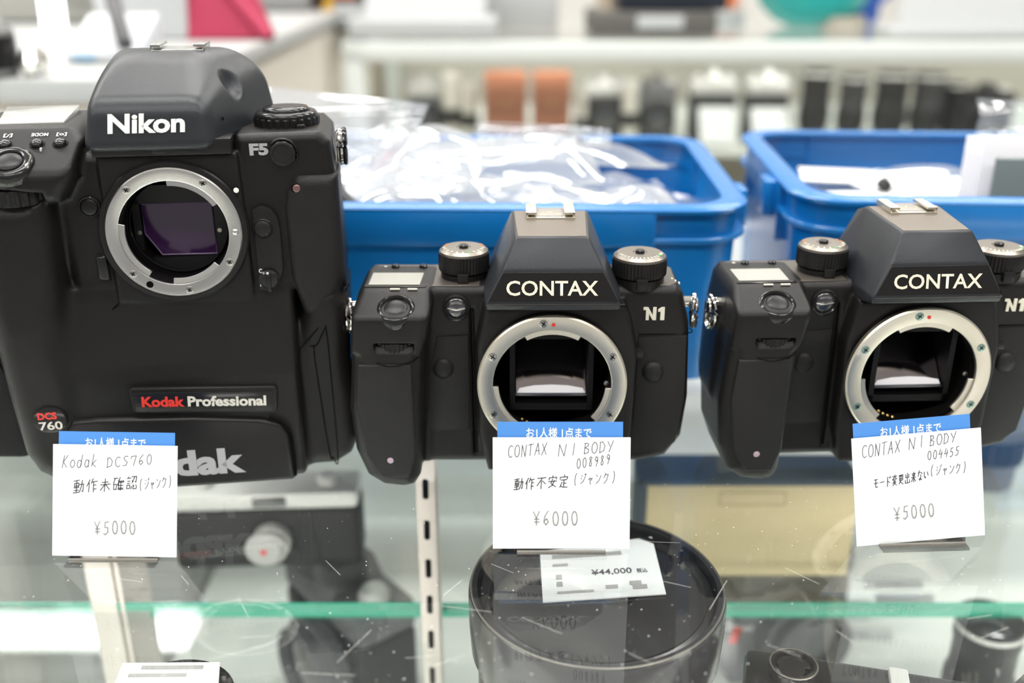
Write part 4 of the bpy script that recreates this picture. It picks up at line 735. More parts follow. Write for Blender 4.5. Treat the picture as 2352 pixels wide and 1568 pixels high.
pl_ = gy(248, 1440, .50); sc(B(1).box(pl_.x - .008, pl_.x + .008, .50, .512, -.30, -.0084, .0008), 'upright', UP); sc(B(1).box(pl_.x + .010, pl_.x + .0125, .50, .54, -.30, -.0084), 'upright_flange', UP)
pp = gy(105, 1320, .5); sc(B(1).box(pp.x - .003, pp.x + .003, .42, .86, -.30, -.009), 'side_pane', SHELFG); sc(B(1).box(pp.x - .0032, pp.x + .0032, .4192, .4202, -.30, -.009), 'pane_edge', mat('grey_green_edge', (.3, .36, .31), .25))
sc(B(1).box(-1.0, 1.0, .102, .118, -.024, -.0084, .001), 'fill_bar', FIX)  # unseen bar added below the front edge to brighten the case interior
for k in range(2):
    ld = bpy.data.lights.new('case_fill', 'AREA'); ld.shape = 'RECTANGLE'; ld.size = .9; ld.size_y = .012; ld.energy = 7.5; ld.color = (1, .97, .92)  # added fill light for the goods under the glass
    lo = bpy.data.objects.new('case_fill', ld); COL.objects.link(lo); lo.location = (-.5 + k, .112, -.0245); lo.rotation_euler = (math.radians(35), 0, 0)
# dust and hair scratches on the glass
rn = random.Random(5); b = B(1)
for k in range(520):
    u, v = rn.uniform(0, 2352), rn.uniform(1100, 1568); p = gz(u, v, .0001); r = rn.choice([.00012, .00016, .0002, .0003]); a = rn.uniform(0, 6)
    b.mesh([(p.x + r * math.cos(a + q * 1.6), p.y + r * math.sin(a + q * 1.6), .00012) for q in range(4)], [(0, 1, 2, 3)])
for k in range(26):
    u, v = rn.uniform(200, 2352), rn.uniform(1240, 1568); p = gz(u, v, .0001); a = rn.uniform(-1.2, 1.2); L = rn.uniform(.006, .022); n = Vector((-math.sin(a), math.cos(a), 0)) * .00005; d = Vector((math.cos(a), math.sin(a), 0)) * L
    P = [p - n, p + d - n, p + d + n, p + n]; b.mesh([(q.x, q.y, .00012) for q in P], [(0, 1, 2, 3)])
o = b.obj('dust', mat('dust_white', (.75, .74, .7), .7)); tag(o, 'pale dust specks and hairline scratches on the glass top', 'dust', kind='stuff')
# ------------------------------------------------------------------ small builders for goods
SILV = mat('satin_silver', (.58, .58, .56), .4, metal=.25); LEATH = mat('black_leatherette', (.02, .02, .021), .6, bump=.6, bscale=700); GREYM = mat('mid_grey_plastic', (.12, .12, .125), .45)
def mini_camera(label, loc, rz, W, H, D, body=LEATH, top=SILV, lr=.3, group=None, prism=True, lensm=None, barrel=None, name='old_camera', rot=None, k=1000):
    t = thing(name, label, 'camera', loc, rz, group, rot); W, H, D = W * k, H * k, D * k; R = H * lr
    B().box(-W / 2, W / 2, -D / 2, D / 2, 0, H * .74, D * .16, 3).obj('body', body, t)
    tp = B().box(-W / 2 * .99, W / 2 * .99, -D / 2 * .98, D / 2 * .98, H * .72, H * .92, D * .1, 2).obj('top_plate', top, t)
    if prism: B().hull([(-W * .16, -D * .5, H * .9), (W * .16, -D * .5, H * .9), (-W * .16, D * .45, H * .9), (W * .16, D * .45, H * .9), (-W * .09, -D * .3, H * 1.08), (W * .09, -D * .3, H * 1.08), (-W * .1, D * .35, H * 1.08), (W * .1, D * .35, H * 1.08)], H * .02, 2).obj('viewfinder_hump', top, tp)
    else: B().box(-W * .06, W * .12, -D * .52, -D * .4, H * .77, H * .88, 1).obj('viewfinder', GLASSD, tp)
    for s, r in ((-1, .13), (1, .17)): B().lathe([(D * r * 1.3, H * .9), (D * r * 1.3, H * .97), (D * r, H * 1.0), (.01, H * 1.0)], (s * W * .33, 0, 0), (0, 0, 1), 24).obj('dial', top if s < 0 else SILV, tp)
    ln = B().lathe([(R, 0), (R, D * .22), (R * .9, D * .25), (R * .9, D * .42), (R * .78, D * .45), (R * .74, D * .3)], (W * .03, -D * .48, H * .38), (0, -1, 0), 36, cap=False).obj('lens_barrel', barrel or top, t)
    B().lathe([(R * .8, 0), (R * .6, D * .05), (.01, D * .08)], (W * .03, -D * .48 - D * .3, H * .38), (0, -1, 0), 28).obj('lens_glass', lensm or GLASSD, ln, sharp=80)
    return t
def mini_lens(label, loc, r, h, m=BLKS, group=None, ring=SILV, rot=None, glass=GLASSD):
    t = thing('camera_lens', label, 'lens', loc, 0, group, rot); r, h = r * 1000, h * 1000
    B().lathe([(r * .86, 0), (r * .88, h * .2), (r, h * .24), (r, h * .52), (r * .93, h * .55), (r * .93, h * .8), (r * .98, h * .83), (r * .98, h), (r * .88, h), (r * .84, h * .9)], (0, 0, 0), (0, 0, 1), 44, cap=False).obj('barrel', m, t)
    B().lathe([(r * 1.01, h * .27), (r * 1.03, h * .29), (r * 1.03, h * .48), (r * 1.01, h * .5)], (0, 0, 0), (0, 0, 1), 72, cap=False, teeth=(1, 2, r * .03, 2)).obj('focus_ring', RUB, t)
    B().lathe([(r * .99, h * .93), (r * 1.0, h * .95), (r * .99, h * .97)], (0, 0, 0), (0, 0, 1), 44, cap=False).obj('trim_ring', ring, t)
    B().lathe([(r * .86, h * .88), (r * .6, h * .95), (.01, h * .98)], (0, 0, 0), (0, 0, 1), 36).obj('front_glass', glass, t, sharp=80); return t
def label_card(label, pts, m=PAPER, lines=(), group=None, name='price_label', thick=.0006, cat='label'):
    """flat card through its four corners (bl, br, tr, tl)"""
    a, b_, c, d = [Vector(p) for p in pts]; ex = (b_ - a); ey = (d - a); n = ex.cross(ey).normalized() * thick; t = thing(name, label, cat, a, group=group)
    V = [tuple(p - a + q) for q in (Vector(), -n) for p in (a, b_, c, d)]; bb = B(1); bb.mesh(V, [(0, 1, 2, 3), (7, 6, 5, 4), (0, 4, 5, 1), (1, 5, 6, 2), (2, 6, 7, 3), (3, 7, 4, 0)]); bb.obj('sheet', m, t)
    for s, fx, fy, w, h in lines:
        if s is None:
            q = [ex * a + ey * c + n * .35 for a, c in ((fx, fy), (fx + w, fy), (fx + w, fy + h), (fx, fy + h))]; bb = B(1); bb.mesh([tuple(v) for v in q], [(0, 1, 2, 3)]); bb.obj('print_line', INKL, t)
        else: text('print', s, 1, INKD, t, (ex * fx + ey * fy + n * .35) * 1000, ex=ex, ey=ey, bold=.01, width=ex.length * w * 1000, height=h * 1000 * ey.length)
    return t
# ------------------------------------------------------------------ goods inside the showcase
c = gz(1372, 1375, -.03); RB = 57.5; t = thing('large_lens', 'big round black lens standing under the glass with a price label on its cap', 'lens', (c.x, c.y + .006, ZF))
hz = 104
B().lathe([(48, .3), (50, 2), (50, 30), (54, 36), (54, 62), (RB - 2, 68), (RB - .5, 72), (RB + .5, hz - 16), (RB + .5, hz - 3), (RB, hz - 1), (RB - 1.5, hz), (RB - 3.4, hz - .4), (RB - 4, hz - 6), (RB - 6, hz - 9)], (0, 0, 0), (0, 0, 1), 96, cap=False).obj('barrel', mat('lens_black', (.018, .018, .02), .22, spec=.6), t)
B().lathe([(50.4, 8), (51.3, 10), (51.3, 24), (50.4, 26)], (0, 0, 0), (0, 0, 1), 120, cap=False, teeth=(1, 2, 1, 2)).obj('focus_ring', RUB, t)
cp = B().lathe([(RB - 4.4, hz - 9), (RB - 5, hz - 4), (RB - 8, hz - 3.4), (RB - 9, hz - 5), (.01, hz - 5.4)], (0, 0, 0), (0, 0, 1), 80).obj('front_cap', mat('cap_black', (.013, .013, .015), .2, spec=.6), t)
B().tube([((RB - 8.2) * math.cos(k * math.pi / 40), (RB - 8.2) * math.sin(k * math.pi / 40), hz - 3.2) for k in range(80)], .5, 6, closed=True).obj('cap_ridge', SILV if 0 else BLK2, cp)
B().tube([((RB - .9) * math.cos(k * math.pi / 40), (RB - .9) * math.sin(k * math.pi / 40), hz - .2) for k in range(80)], .55, 6, closed=True).obj('rim_edge', mat('worn_edge', (.2, .19, .17), .3, metal=.7), t)
zz = ZF + .1
label_card('white printed ¥44,000 price label lying on the big lens cap', [gz(1247, 1382, zz), gz(1530, 1363, zz), gz(1497, 1232, zz), gz(1240, 1266, zz)], mat('label_white', (.72, .74, .75), .5),
    [('¥44,000', .42, .42, .34, .13), ('税込', .8, .43, .09, .09), (None, .12, .4, .05, .09), (None, .12, .26, .05, .09), (None, .12, .12, .3, .045), (None, .52, .16, .1, .07), (None, .72, .2, .1, .08), (None, .74, .12, .12, .08), (None, .1, .82, .6, .08), (None, .1, .66, .13, .05)])
cc = mini_camera('silver compact camera with black front seen through the glass beside the ¥5000 card', gz(618, 1306, ZR) + Vector((0, .017, 0)), math.radians(3), .127, .064, .034, LEATH, SILV, .2, prism=False, name='compact_camera')
cap = B().lathe([(12.5, -2), (12.5, 0), (11, 1.2), (.01, 1.6)], (0, -30, 24), (0, -1, 0), 36).obj('lens_cap', mat('cap_silver_grey', (.42, .42, .41), .4), cc); B().lathe([(2.2, 0), (.01, .4)], (0, -31.6, 23), (0, -1, 0), 14).obj('red_dot', REDP, cap)
# khaki box with dark border
kx0, kx1 = gz(1475, 1322, ZR).x, gz(1945, 1322, ZR).x; ky = gz(1700, 1322, ZR).y; kz = gy(1700, 1112, ky).z
t = thing('storage_box', 'khaki box with dark blue edging under the right film camera', 'box', ((kx0 + kx1) / 2, ky, ZR)); hw, hh = (kx1 - kx0) * 500, (kz - ZR) * 1000; KH = mat('khaki_board', (.55, .46, .28), .6, var=.06); NV = mat('dark_blue_cloth', (.045, .065, .085), .7)
B().box(-hw, hw, 0, 36, 0, hh, .8).obj('box_body', KH, t); B().box(-hw - 3, hw + 1, -1, 37, hh - 1, hh + 2.5, .8).obj('lid_edge', NV, t); B().box(-hw - 5, -hw + .2, -1, 37, 0, hh, .8).obj('side_edge', NV, t)
fr = B(); x0, z0, x1, z1 = -22, hh * .78, 22, hh * .92
for a in ((x0, x1, z0, z0 + .5), (x0, x1, z1 - .5, z1), (x0, x0 + .5, z0, z1), (x1 - .5, x1, z0, z1)): fr.box(a[0], a[1], -.2, .2, a[2], a[3])
fr.obj('printed_frame', mat('khaki_print', (.24, .19, .1), .6), t)
# white carton behind
q = gy(1585, 985, .70); t = thing('white_carton', 'white carton glimpsed between the two film cameras under the glass', 'box', (q.x + .03, .70, ZR)); B().box(-95, 95, 0, 70, 0, 55, 1).obj('carton', PAPER, t); B().box(-96, 96, -1, 71, 48, 78, 1).obj('lid', mat('carton_lid', (.8, .79, .76), .6), t)
mini_camera('dark camera with a silver knob on the base board beneath the shelf edge', gz(790, 1560, -.25) + Vector((0, .04, -.05)), math.radians(-50), .11, .12, .05, LEATH, GREYM, .34, name='old_camera', rot=None)
mini_lens('black lens standing below the left corner with a white label on top', Vector((gz(392, 1600, -.045).x, gz(392, 1600, -.045).y, ZF)), .026, .083, BLKS)
zz = -.041; label_card('white printed label on the small lens at the bottom left', [gz(255, 1590, zz), gz(500, 1588, zz), gz(505, 1520, zz), gz(282, 1522, zz)], MATS['label_white'], [(None, .2, .76, .6, .13), (None, .1, .5, .56, .12)])
cb = gz(2010, 1560, -.045); oc = mini_camera('black manual camera seen from above at the bottom right under the glass', (cb.x + .004, cb.y - .004, ZF), math.radians(-14), .118, .086, .042, BLKS, BLKS, .3, name='old_camera', prism=False)
cr = B().lathe([(10.5, 0), (10.5, 4), (10, 5.6), (8.4, 6), (7.6, 3.6), (.01, 3.4)], (-38, 4, 80), (0, 0, 1), 36).obj('rewind_crank', BLK2, oc); B().tube([(-38 + 9.9 * math.cos(k * .2618), 4 + 9.9 * math.sin(k * .2618), 85.6) for k in range(24)], .45, 6, closed=True).obj('crank_rim', MATS['worn_edge'], cr); B().box(-45, -31, 2.6, 5.4, 83.6, 85.4, .4).obj('crank_arm', BLKS, cr)
kb = B().lathe([(5.4, 0), (5.6, 3.4), (4.6, 4.6), (3.4, 4.6), (2.8, 3.8), (.01, 3.6)], (-14, -8, 79), (0, 0, 1), 28).obj('chrome_knob', CHROME, oc); B().lathe([(2, 3), (1.8, 5.2), (.01, 5.4)], (-14, -8, 79), (0, 0, 1), 16).obj('release', SILV, kb)
B().box(2, 10, -18, 16, 79, 83, 1).obj('accessory_shoe', SILV, oc)
cb = gz(2300, 1575, -.045); mini_camera('grey metal camera in the bottom right corner under the glass', (cb.x + .034, cb.y, ZF), math.radians(20), .1, .082, .045, GREYM, GREYM, .3)
q = gz(2258, 1505, -.2); mini_lens('tall black lens with gold lettering near the right edge under the glass', (q.x, q.y, -.26), .022, .09, BLKS)
q = gz(2300, 1140, ZR); mini_lens('dark lens barrel under the right end of the film camera', (q.x - .004, q.y + .03, ZR), .028, .09, GREYM, glass=GLASSD)
q = gz(1785, 1560, -.3); mini_camera('blurred grey camera standing low beside the big lens', (q.x, q.y + .03, -.3), .3, .1, .12, .06, GREYM, GREYM, .3)
for i, (lb, u0, v0, u1, v1, z) in enumerate([('white label lying under the green shelf edge right of the big lens', 1910, 1425, 2000, 1378, -.24), ('long white label below the shelf edge near the right', 2010, 1405, 2145, 1362, -.24), ('white label above the shelf edge near the right price card', 1985, 1352, 2120, 1328, -.2), ('white label beside the bottom right camera', 1905, 1470, 2050, 1440, -.26), ('white label touching the right rim of the big lens', 1668, 1445, 1730, 1418, -.24), ('pale label at the lower right of the big lens', 1670, 1568, 1745, 1520, -.3), ('white label at the right edge under the glass', 2330, 1470, 2390, 1400, -.24), ('white label near the grey camera beside the big lens', 1780, 1520, 1850, 1475, -.3)]):
    label_card(lb, [gz(u0, v0, z), gz(u1, v0, z), gz(u1, v1, z), gz(u0, v1, z)], PAPER, [(None, .2, .35, .45, .12)], 'small price labels inside the case')
label_card('red tag hanging beside the big lens', [gz(1672, 1475, -.18), gz(1690, 1478, -.18), gz(1706, 1440, -.18), gz(1682, 1440, -.18)], mat('red_tag', (.5, .05, .04), .5), (), None)
t = thing('pink_pot', 'small pink pot near the bottom right of the big lens', 'pot', gz(1812, 1558, -.28)); B().lathe([(14, 0), (14, 6), (12, 8), (.01, 8.4)], (0, 0, 0), (0, 0, 1), 28).obj('disc', mat('pink_plastic', (.55, .28, .24), .4), t); B().box(-9, 9, -1, 1, 8, 9, .3).obj('ridge', MATS['pink_plastic'], t)
# ------------------------------------------------------------------ far display case across the aisle
FY = 1.75; FR = mat('white_frame', (.68, .72, .7), .35)
fc = thing('far_display_case', 'white framed glass display case across the aisle with leather cases inside', 'display case', (.5, FY, FLOORZ))
def fa(b, name, m): o = b.obj(name, m, fc); o.location = (-.5, -FY, -FLOORZ); return o
xl = gy(800, 120, FY).x; zt = gy(1500, 98, FY).z; zb = gy(1500, 142, FY).z
fa(B(1).box(xl - .012, 2.2, FY, FY + .03, zb, zt, .003), 'top_rail', FR); fa(B(1).box(xl - .012, xl + .024, FY, FY + .03, FLOORZ + .1, zb, .003), 'corner_post', FR)
fa(B(1).box(xl - .012, xl + .02, FY + .03, FY + .6, zb, zt, .003), 'side_rail', FR); fa(B(1).box(xl - .012, xl + .02, FY + .57, FY + .6, FLOORZ + .1, zb), 'rear_post', FR)
fa(B(1).box(xl - .01, 2.2, FY + .002, FY + .6, zt - .001, zt + .006), 'glass_top', GLASS); fa(B(1).box(xl + .02, 2.2, FY + .001, FY + .005, FLOORZ + .1, zb), 'front_pane', clear('front_pane_glass', (.97, .985, .975), ior=1.35))
FS = gy(1500, 312, FY + .1).z - .012
fa(B(1).box(xl + .02, 2.2, FY + .01, FY + .58, FS - .008, FS), 'shelf', mat('pale_shelf', (.68, .7, .66), .3)); fa(B(1).box(xl, 2.2, FY + .58, FY + .6, FLOORZ + .1, zb), 'back_panel', mat('case_back_beige', (.4, .38, .33), .6)); fa(B(1).box(xl - .01, 2.2, FY + .01, FY + .6, FLOORZ, FLOORZ + .1), 'plinth', MATS['plinth_beige'])
fa(B(1).box(xl + .05, 2.1, FY + .032, FY + .05, zb + .004, zb + .016, .002), 'fill_bar', FIX)  # bar hidden behind the rail, added to brighten the far case
for k in range(3):
    ld = bpy.data.lights.new('case_fill', 'AREA'); ld.shape = 'RECTANGLE'; ld.size = .62; ld.size_y = .016; ld.energy = .8; ld.color = (1, .95, .88)  # added fill light for the far case interior
    lo = bpy.data.objects.new('case_fill', ld); COL.objects.link(lo); lo.location = (xl + .36 + k * .64, FY + .042, zb + .003); lo.rotation_euler = (math.radians(28), 0, 0)
BR = mat('tan_leather', (.3, .115, .06), .45, bump=.3, bscale=300); BRD = mat('tan_leather_dark', (.2, .07, .03), .5)
for lb, u0, u1 in (('left one of two tan leather cases in the far display case', 1112, 1210), ('right one of two tan leather cases in the far display case', 1224, 1312)):
    a = gy(u0, 165, FY + .06); c = gy(u1, 165, FY + .06); h = a.z - FS; t = thing('leather_case', lb, 'case', ((a.x + c.x) / 2, FY + .06, FS), group='tan leather cases'); wd = (c.x - a.x) * 500
    B().box(-wd, wd, 0, 40, 0, h * 1000, 5, 3).obj('case_body', BR, t); B().box(-wd * .98, wd * .98, -3, 0, h * 520, h * 990, 1.5, 2).obj('flap', BR, t); B().tube([(-wd, -2.5, h * 520), (wd, -2.5, h * 520)], 1.2, 6).obj('stitched_edge', BRD, t); B().lathe([(4, 0), (3.4, 2), (.01, 2.4)], (0, -3, h * 600), (0, -1, 0), 16).obj('snap', GOLD, t)
def farcam(lb, u, v0, wpx, dy=.12, body=LEATH, top=SILV, lr=.3, prism=True):
    a = gy(u - wpx / 2, v0, FY + dy); c = gy(u + wpx / 2, v0, FY + dy); h = a.z - FS
    return mini_camera(lb, ((a.x + c.x) / 2, FY + dy, FS), 0, c.x - a.x, h / 1.08 if prism else h, .045, body, top, lr, 'cameras in the far display case', prism, barrel=BLKS)
farcam('grey camera left of the leather cases in the far case', 975, 170, 80, .14, GREYM, SILV)
farcam('silver camera right of the leather cases in the far case', 1388, 168, 92, .14, LEATH, SILV); farcam('grey camera between two white posts in the far case', 1510, 170, 90, .14, GREYM, GREYM)
farcam('silver topped camera behind the left white tag in the far case', 1640, 158, 105, .12); farcam('silver topped camera behind the right white tag in the far case', 1765, 158, 100, .12)
farcam('small camera half hidden by the standing bag in the far case', 2270, 190, 120, .14, LEATH, BLKS)
for i, (lb, u, v0, r) in enumerate([('first black lens right of the tagged cameras in the far case', 1880, 160, 34), ('second black lens right of the tagged cameras in the far case', 1965, 172, 32), ('black lens in the middle of the far case row with pale lettering', 2055, 165, 38), ('grey black lens next to the clear bag in the far case', 2140, 168, 36), ('last black lens before the small camera in the far case', 2198, 190, 24)]):
    a = gy(u, v0, FY + .1); mini_lens(lb, (a.x, FY + .1, FS), r * .00081, a.z - FS, BLKS if i % 2 == 0 else LEATH, 'black lenses in the far display case')
for i, (lb, u, r, v0) in enumerate([('silver lens tube beside the corner post in the far case', 1035, 22, 165), ('pale glass filter stack left of the leather cases', 1078, 20, 190), ('white tube standing between grey cameras in the far case', 1450, 20, 185), ('short silver lens beside the right leather case', 1335, 16, 210)]):
    a = gy(u, v0, FY + .1); mini_lens(lb, (a.x, FY + .1, FS), r * .00081, a.z - FS, mat('pale_metal', (.62, .6, .54), .35, metal=.3), 'pale tubes in the far display case', SILV, glass=BAND_GL)
for lb, u0, u1, v0, v1 in (('left bright white tag standing in the far display case', 1604, 1690, 330, 246), ('right bright white tag standing in the far display case', 1724, 1810, 312, 248)):
    label_card(lb, [gy(u0 + 4, v0, FY + .05), gy(u1, v0, FY + .05), gy(u1 - 4, v1, FY + .062), gy(u0, v1, FY + .062)], PAPER, (), 'white tags in the far display case', 'price_tag', .0008)
for i, (u, v, r) in enumerate([(1600, 265, .008), (1613, 222, .007), (1734, 222, .007), (1350, 262, .008)]): pass
PAPERG = mat('matt_offwhite', (.47, .485, .49), .6, spec=.2)
# things on the far case
TZ = zt + .0062
def onfar(u, v, dy=.1): p = gz(u, v, TZ); return Vector((p.x, min(max(p.y, FY + .03), FY + .55), TZ))
q = onfar(1060, 84); t = thing('leaflet_stand', 'white leaflet stand with a dark and green picture on the far case', 'stand', (q.x, FY + .04, TZ))
B(1).hull([(-.17, 0, 0), (.04, 0, 0), (-.16, .08, .2), (.05, .08, .2), (-.17, .02, 0), (.04, .02, 0), (-.16, .1, .2), (.05, .1, .2)], .002, 1).obj('panel', PAPERG, t); B(1).box(-.19, .06, -.03, .12, 0, .03, .003).obj('foot', PAPERG, t)
B(1).hull([(-.11, .0275, .075), (-.05, .0275, .075), (-.1, .034, .1), (-.06, .034, .1), (-.11, .029, .074), (-.05, .029, .074)]).obj('dark_picture', mat('picture_navy', (.08, .1, .18), .6), t); B(1).hull([(-.09, .037, .1), (-.075, .037, .1), (-.085, .044, .12), (-.09, .039, .1)]).obj('green_picture', mat('picture_green', (.2, .4, .1), .6), t)
q = onfar(1160, 60); t = thing('paper_tray', 'white box with a blue top edge behind the leaflet stand', 'box', (q.x + .03, FY + .2, TZ)); B(1).box(-.07, .07, 0, .1, 0, .1, .003).obj('box_body', PAPERG, t); B(1).box(-.072, .072, -.002, .102, .1, .118, .003).obj('lid', mat('slate_blue', (.12, .18, .36), .5), t)
q = onfar(850, 40); t = thing('dark_bag', 'dark bag with orange and yellow patches at the left of the far case', 'bag', (q.x + .0, FY + .1, TZ)); B(1).box(-.055, .05, 0, .08, 0, .2, .018, 3).obj('bag_body', mat('dark_brown_cloth', (.06, .05, .04), .8), t); B(1).box(-.005, .03, -.006, 0, .06, .2, .003).obj('orange_patch', mat('orange_cloth', (.75, .17, .03), .6), t); B(1).hull([(-.045, -.005, .02), (-.01, -.005, .02), (-.01, -.005, .08), (-.045, .001, .02), (-.01, .001, .02), (-.01, .001, .08)]).obj('yellow_patch', mat('yellow_cloth', (.7, .4, .04), .6), t); B(1).box(-.01, .05, -.008, 0, .01, .05, .003).obj('white_patch', PAPERG, t)
q = onfar(1470, 70); t = thing('dark_box', 'long dark grey box with white lettering on the far case', 'box', (q.x + .0, FY + .05, TZ)); B(1).box(-.1, .12, 0, .16, 0, .04, .006, 2).obj('lower_box', mat('warm_grey_box', (.1, .095, .088), .6), t); B(1).box(-.05, .14, .02, .16, .04, .16, .008, 2).obj('upper_box', mat('navy_black', (.015, .022, .035), .4), t); text('lettering', 'SONY', 10, WHITEP, t, (-60, -.8, 18), bold=.03, width=90, height=24) if 0 else B(1).box(-.02, .06, -.002, 0, .012, .034, .001).obj('pale_label', PAPERG, t)
q = onfar(1415, 60); t = thing('clay_pot', 'small beige pot in front of the dark box on the far case', 'pot', (q.x - .03, FY + .12, TZ)); B(1).lathe([(.018, 0), (.022, .03), (.02, .06), (.026, .075), (.024, .08)], (0, 0, 0), (0, 0, 1), 24).obj('pot_body', mat('beige_clay', (.5, .43, .34), .6), t); B(1).lathe([(.022, .07), (.015, .1), (.01, .11)], (0, 0, 0), (0, 0, 1), 16).obj('pot_top', mat('brown_clay', (.2, .14, .1), .6), t)
q = onfar(1640, 60); t = thing('pink_leaflet', 'pink and cream leaflets lying beside the turquoise bowl', 'leaflets', (q.x + .02, FY + .36, TZ)); B(1).box(-.06, .06, 0, .1, 0, .02, .001).obj('paper_stack', PAPERG, t); B(1).box(-.055, .055, .005, .11, .02, .07, .002).obj('pink_box', mat('pale_pink', (.75, .55, .5), .6), t); B(1).box(.0, .04, .0, .01, .03, .06, .001).obj('orange_mark', MATS['orange_cloth'], t)
q = onfar(1832, 52); t = thing('turquoise_bowl', 'turquoise bowl filled with small white things on the far case', 'bowl', (q.x, FY + .27, TZ)); RBo = .108
B(1).lathe([(.04, 0), (.07, .012), (.098, .04), (RBo, .066), (RBo + .003, .068), (RBo - .002, .066), (.093, .042), (.066, .016), (.01, .01)], (0, 0, 0), (0, 0, 1), 48).obj('bowl', mat('turquoise_plastic', (.03, .5, .48), .25), t)
for k in range(12):
    a = k * 2.4; r = .02 + .06 * ((k * 37) % 12) / 12; o = B(1).box(-.016, .016, -.012, .012, 0, .02, .004).obj('wrapped_sweet', PAPER if k % 3 else mat('cream_paper', (.7, .62, .45), .6), loc=(q.x + r * math.cos(a), FY + .27 + r * math.sin(a), TZ + .05 + .01 * (k % 3)), rot=(k, k * .7, k * 1.3)); tag(o, 'small white wrapped piece heaped in the turquoise bowl', 'sweet', 'wrapped pieces in the turquoise bowl')
q = onfar(1990, 60); t = thing('blue_jug', 'blue plastic jug between the bowl and the white stand', 'jug', (q.x + .01, FY + .36, TZ)); B(1).lathe([(.036, 0), (.042, .01), (.046, .15), (.048, .17), (.044, .172)], (0, 0, 0), (0, 0, 1), 32).obj('jug_body', mat('royal_blue', (.01, .1, .5), .25), t); B(1).tube([(.044, 0, .04), (.07, 0, .06), (.07, 0, .11), (.046, 0, .13)], .006, 8).obj('handle', MATS['royal_blue'], t)
q = onfar(1955, 70); t = thing('tape_roll', 'beige tape roll lying by the blue jug', 'tape', (q.x, FY + .22, TZ)); B(1).lathe([(.026, 0), (.042, 0), (.042, .022), (.026, .022), (.026, 0)], (0, 0, 0), (0, 0, 1), 32, cap=False).obj('tape', mat('tape_beige', (.5, .46, .38), .4), t); B(1).lathe([(.024, .001), (.026, .001), (.026, .021), (.024, .021), (.024, .001)], (0, 0, 0), (0, 0, 1), 32, cap=False).obj('core', KH, t)
q = onfar(2185, 78); t = thing('sloped_stand', 'large white sloped stand at the right of the far case', 'stand', (q.x, FY + .04, TZ)); B(1).poly([(-.115, 0), (.115, 0), (.1, .2), (-.085, .2)], 0, .012, .002, 1, M=Matrix.Rotation(-.35, 4, 'X')).obj('panel', PAPERG, t); B(1).box(-.12, .12, -.005, .12, 0, .012, .002).obj('foot', PAPERG, t); B(1).poly([(.02, .16), (.07, .19), (.03, .2)], -.001, .001, M=Matrix.Translation((0, -.001, 0)) @ Matrix.Rotation(-.35, 4, 'X')).obj('blue_logo', MATS['royal_blue'], t)
q = onfar(2335, 70); t = thing('beige_box', 'cream box beside the white stand at the right edge', 'box', (q.x + .03, FY + .25, TZ)); B(1).box(-.05, .06, 0, .08, 0, .07, .003).obj('box_body', mat('cream_board', (.62, .57, .44), .6), t); B(1).box(-.052, .062, -.002, .082, .07, .13, .003).obj('lid', MATS['slate_blue'], t)
# ------------------------------------------------------------------ counter and shelves behind on the left
cxr = -.315; cz = .128
t = thing('beige_counter', 'beige sided counter with a white top behind the tall camera', 'counter', (-.8, .92, FLOORZ))
def ca(b, name, m, p=None): o = b.obj(name, m, p or t); o.location = (.8, -.92, -FLOORZ); return o
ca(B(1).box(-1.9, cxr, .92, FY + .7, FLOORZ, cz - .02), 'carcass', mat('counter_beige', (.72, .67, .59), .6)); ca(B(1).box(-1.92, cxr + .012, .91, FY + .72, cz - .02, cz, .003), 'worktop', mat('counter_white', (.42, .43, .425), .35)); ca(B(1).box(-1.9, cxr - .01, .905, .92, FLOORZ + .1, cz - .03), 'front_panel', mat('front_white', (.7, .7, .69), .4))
struct(B(1).box(cxr + .0, -.285, FY + .62, FY + .9, FLOORZ, CEIL).obj('pillar', mat('pillar_beige', (.6, .53, .43), .6)))
LED = mat('led_tube', (1, 1, 1), .4, emit=(1, .99, .97, 3.5))
def led(lb, pts, Y, r):
    a, c = gy(*pts[0], Y), gy(*pts[1], Y); c.z = max(c.z, cz + .012)
    tt = thing('led_strip', lb, 'lamp', (c.x, Y, cz), group='upright light tubes'); d = a - c; L = Vector((d.x, 0, d.z))
    B(1).tube([(0, 0, .02), tuple(L + Vector((0, 0, .02)))], r, 14).obj('tube', LED, tt); B(1).lathe([(r * 1.6, 0), (r * 1.6, .012), (r, .02)], (0, 0, 0), (0, 0, 1), 20).obj('socket', FR, tt)
led('bright upright light tube at the far left', ((96, -160), (142, 165)), 1.25, .013); led('bright upright light tube above the tall camera shoe', ((440, -120), (452, 78)), 1.95, .013)
PK = mat('crimson_cloth', (.42, .035, .085), .6)
def prop(nm, lb, cat, u, v, parts):
    p = gz(u, v, cz); p.y = min(p.y, FY + .6); tt = thing(nm, lb, cat, (p.x, p.y, cz))
    for pn, b, m in parts: b.obj(pn, m, tt)
prop('crimson_cloth', 'crimson cloth draped on the white counter behind the tall camera', 'cloth', 545, 92, [('drape', B(1).hull([(-.07, 0, 0), (.045, 0, 0), (-.1, .05, .14), (-.03, .05, .16), (-.07, .02, 0), (.045, .03, 0), (-.1, .08, .14), (-.03, .08, .16)], .006, 2), PK), ('fold', B(1).tube([(.04, -.004, .004), (-.02, .02, .07), (-.06, .05, .14)], .008, 8), PK)])
prop('red_pouch', 'small dark red pouch behind the tall camera prism', 'pouch', 368, 72, [('pouch', B(1).box(-.02, .02, 0, .03, 0, .04, .01, 3), mat('dark_red', (.3, .03, .06), .6)), ('flap', B(1).box(-.02, .02, -.003, 0, .02, .04, .001), mat('dark_red2', (.2, .02, .04), .6))])
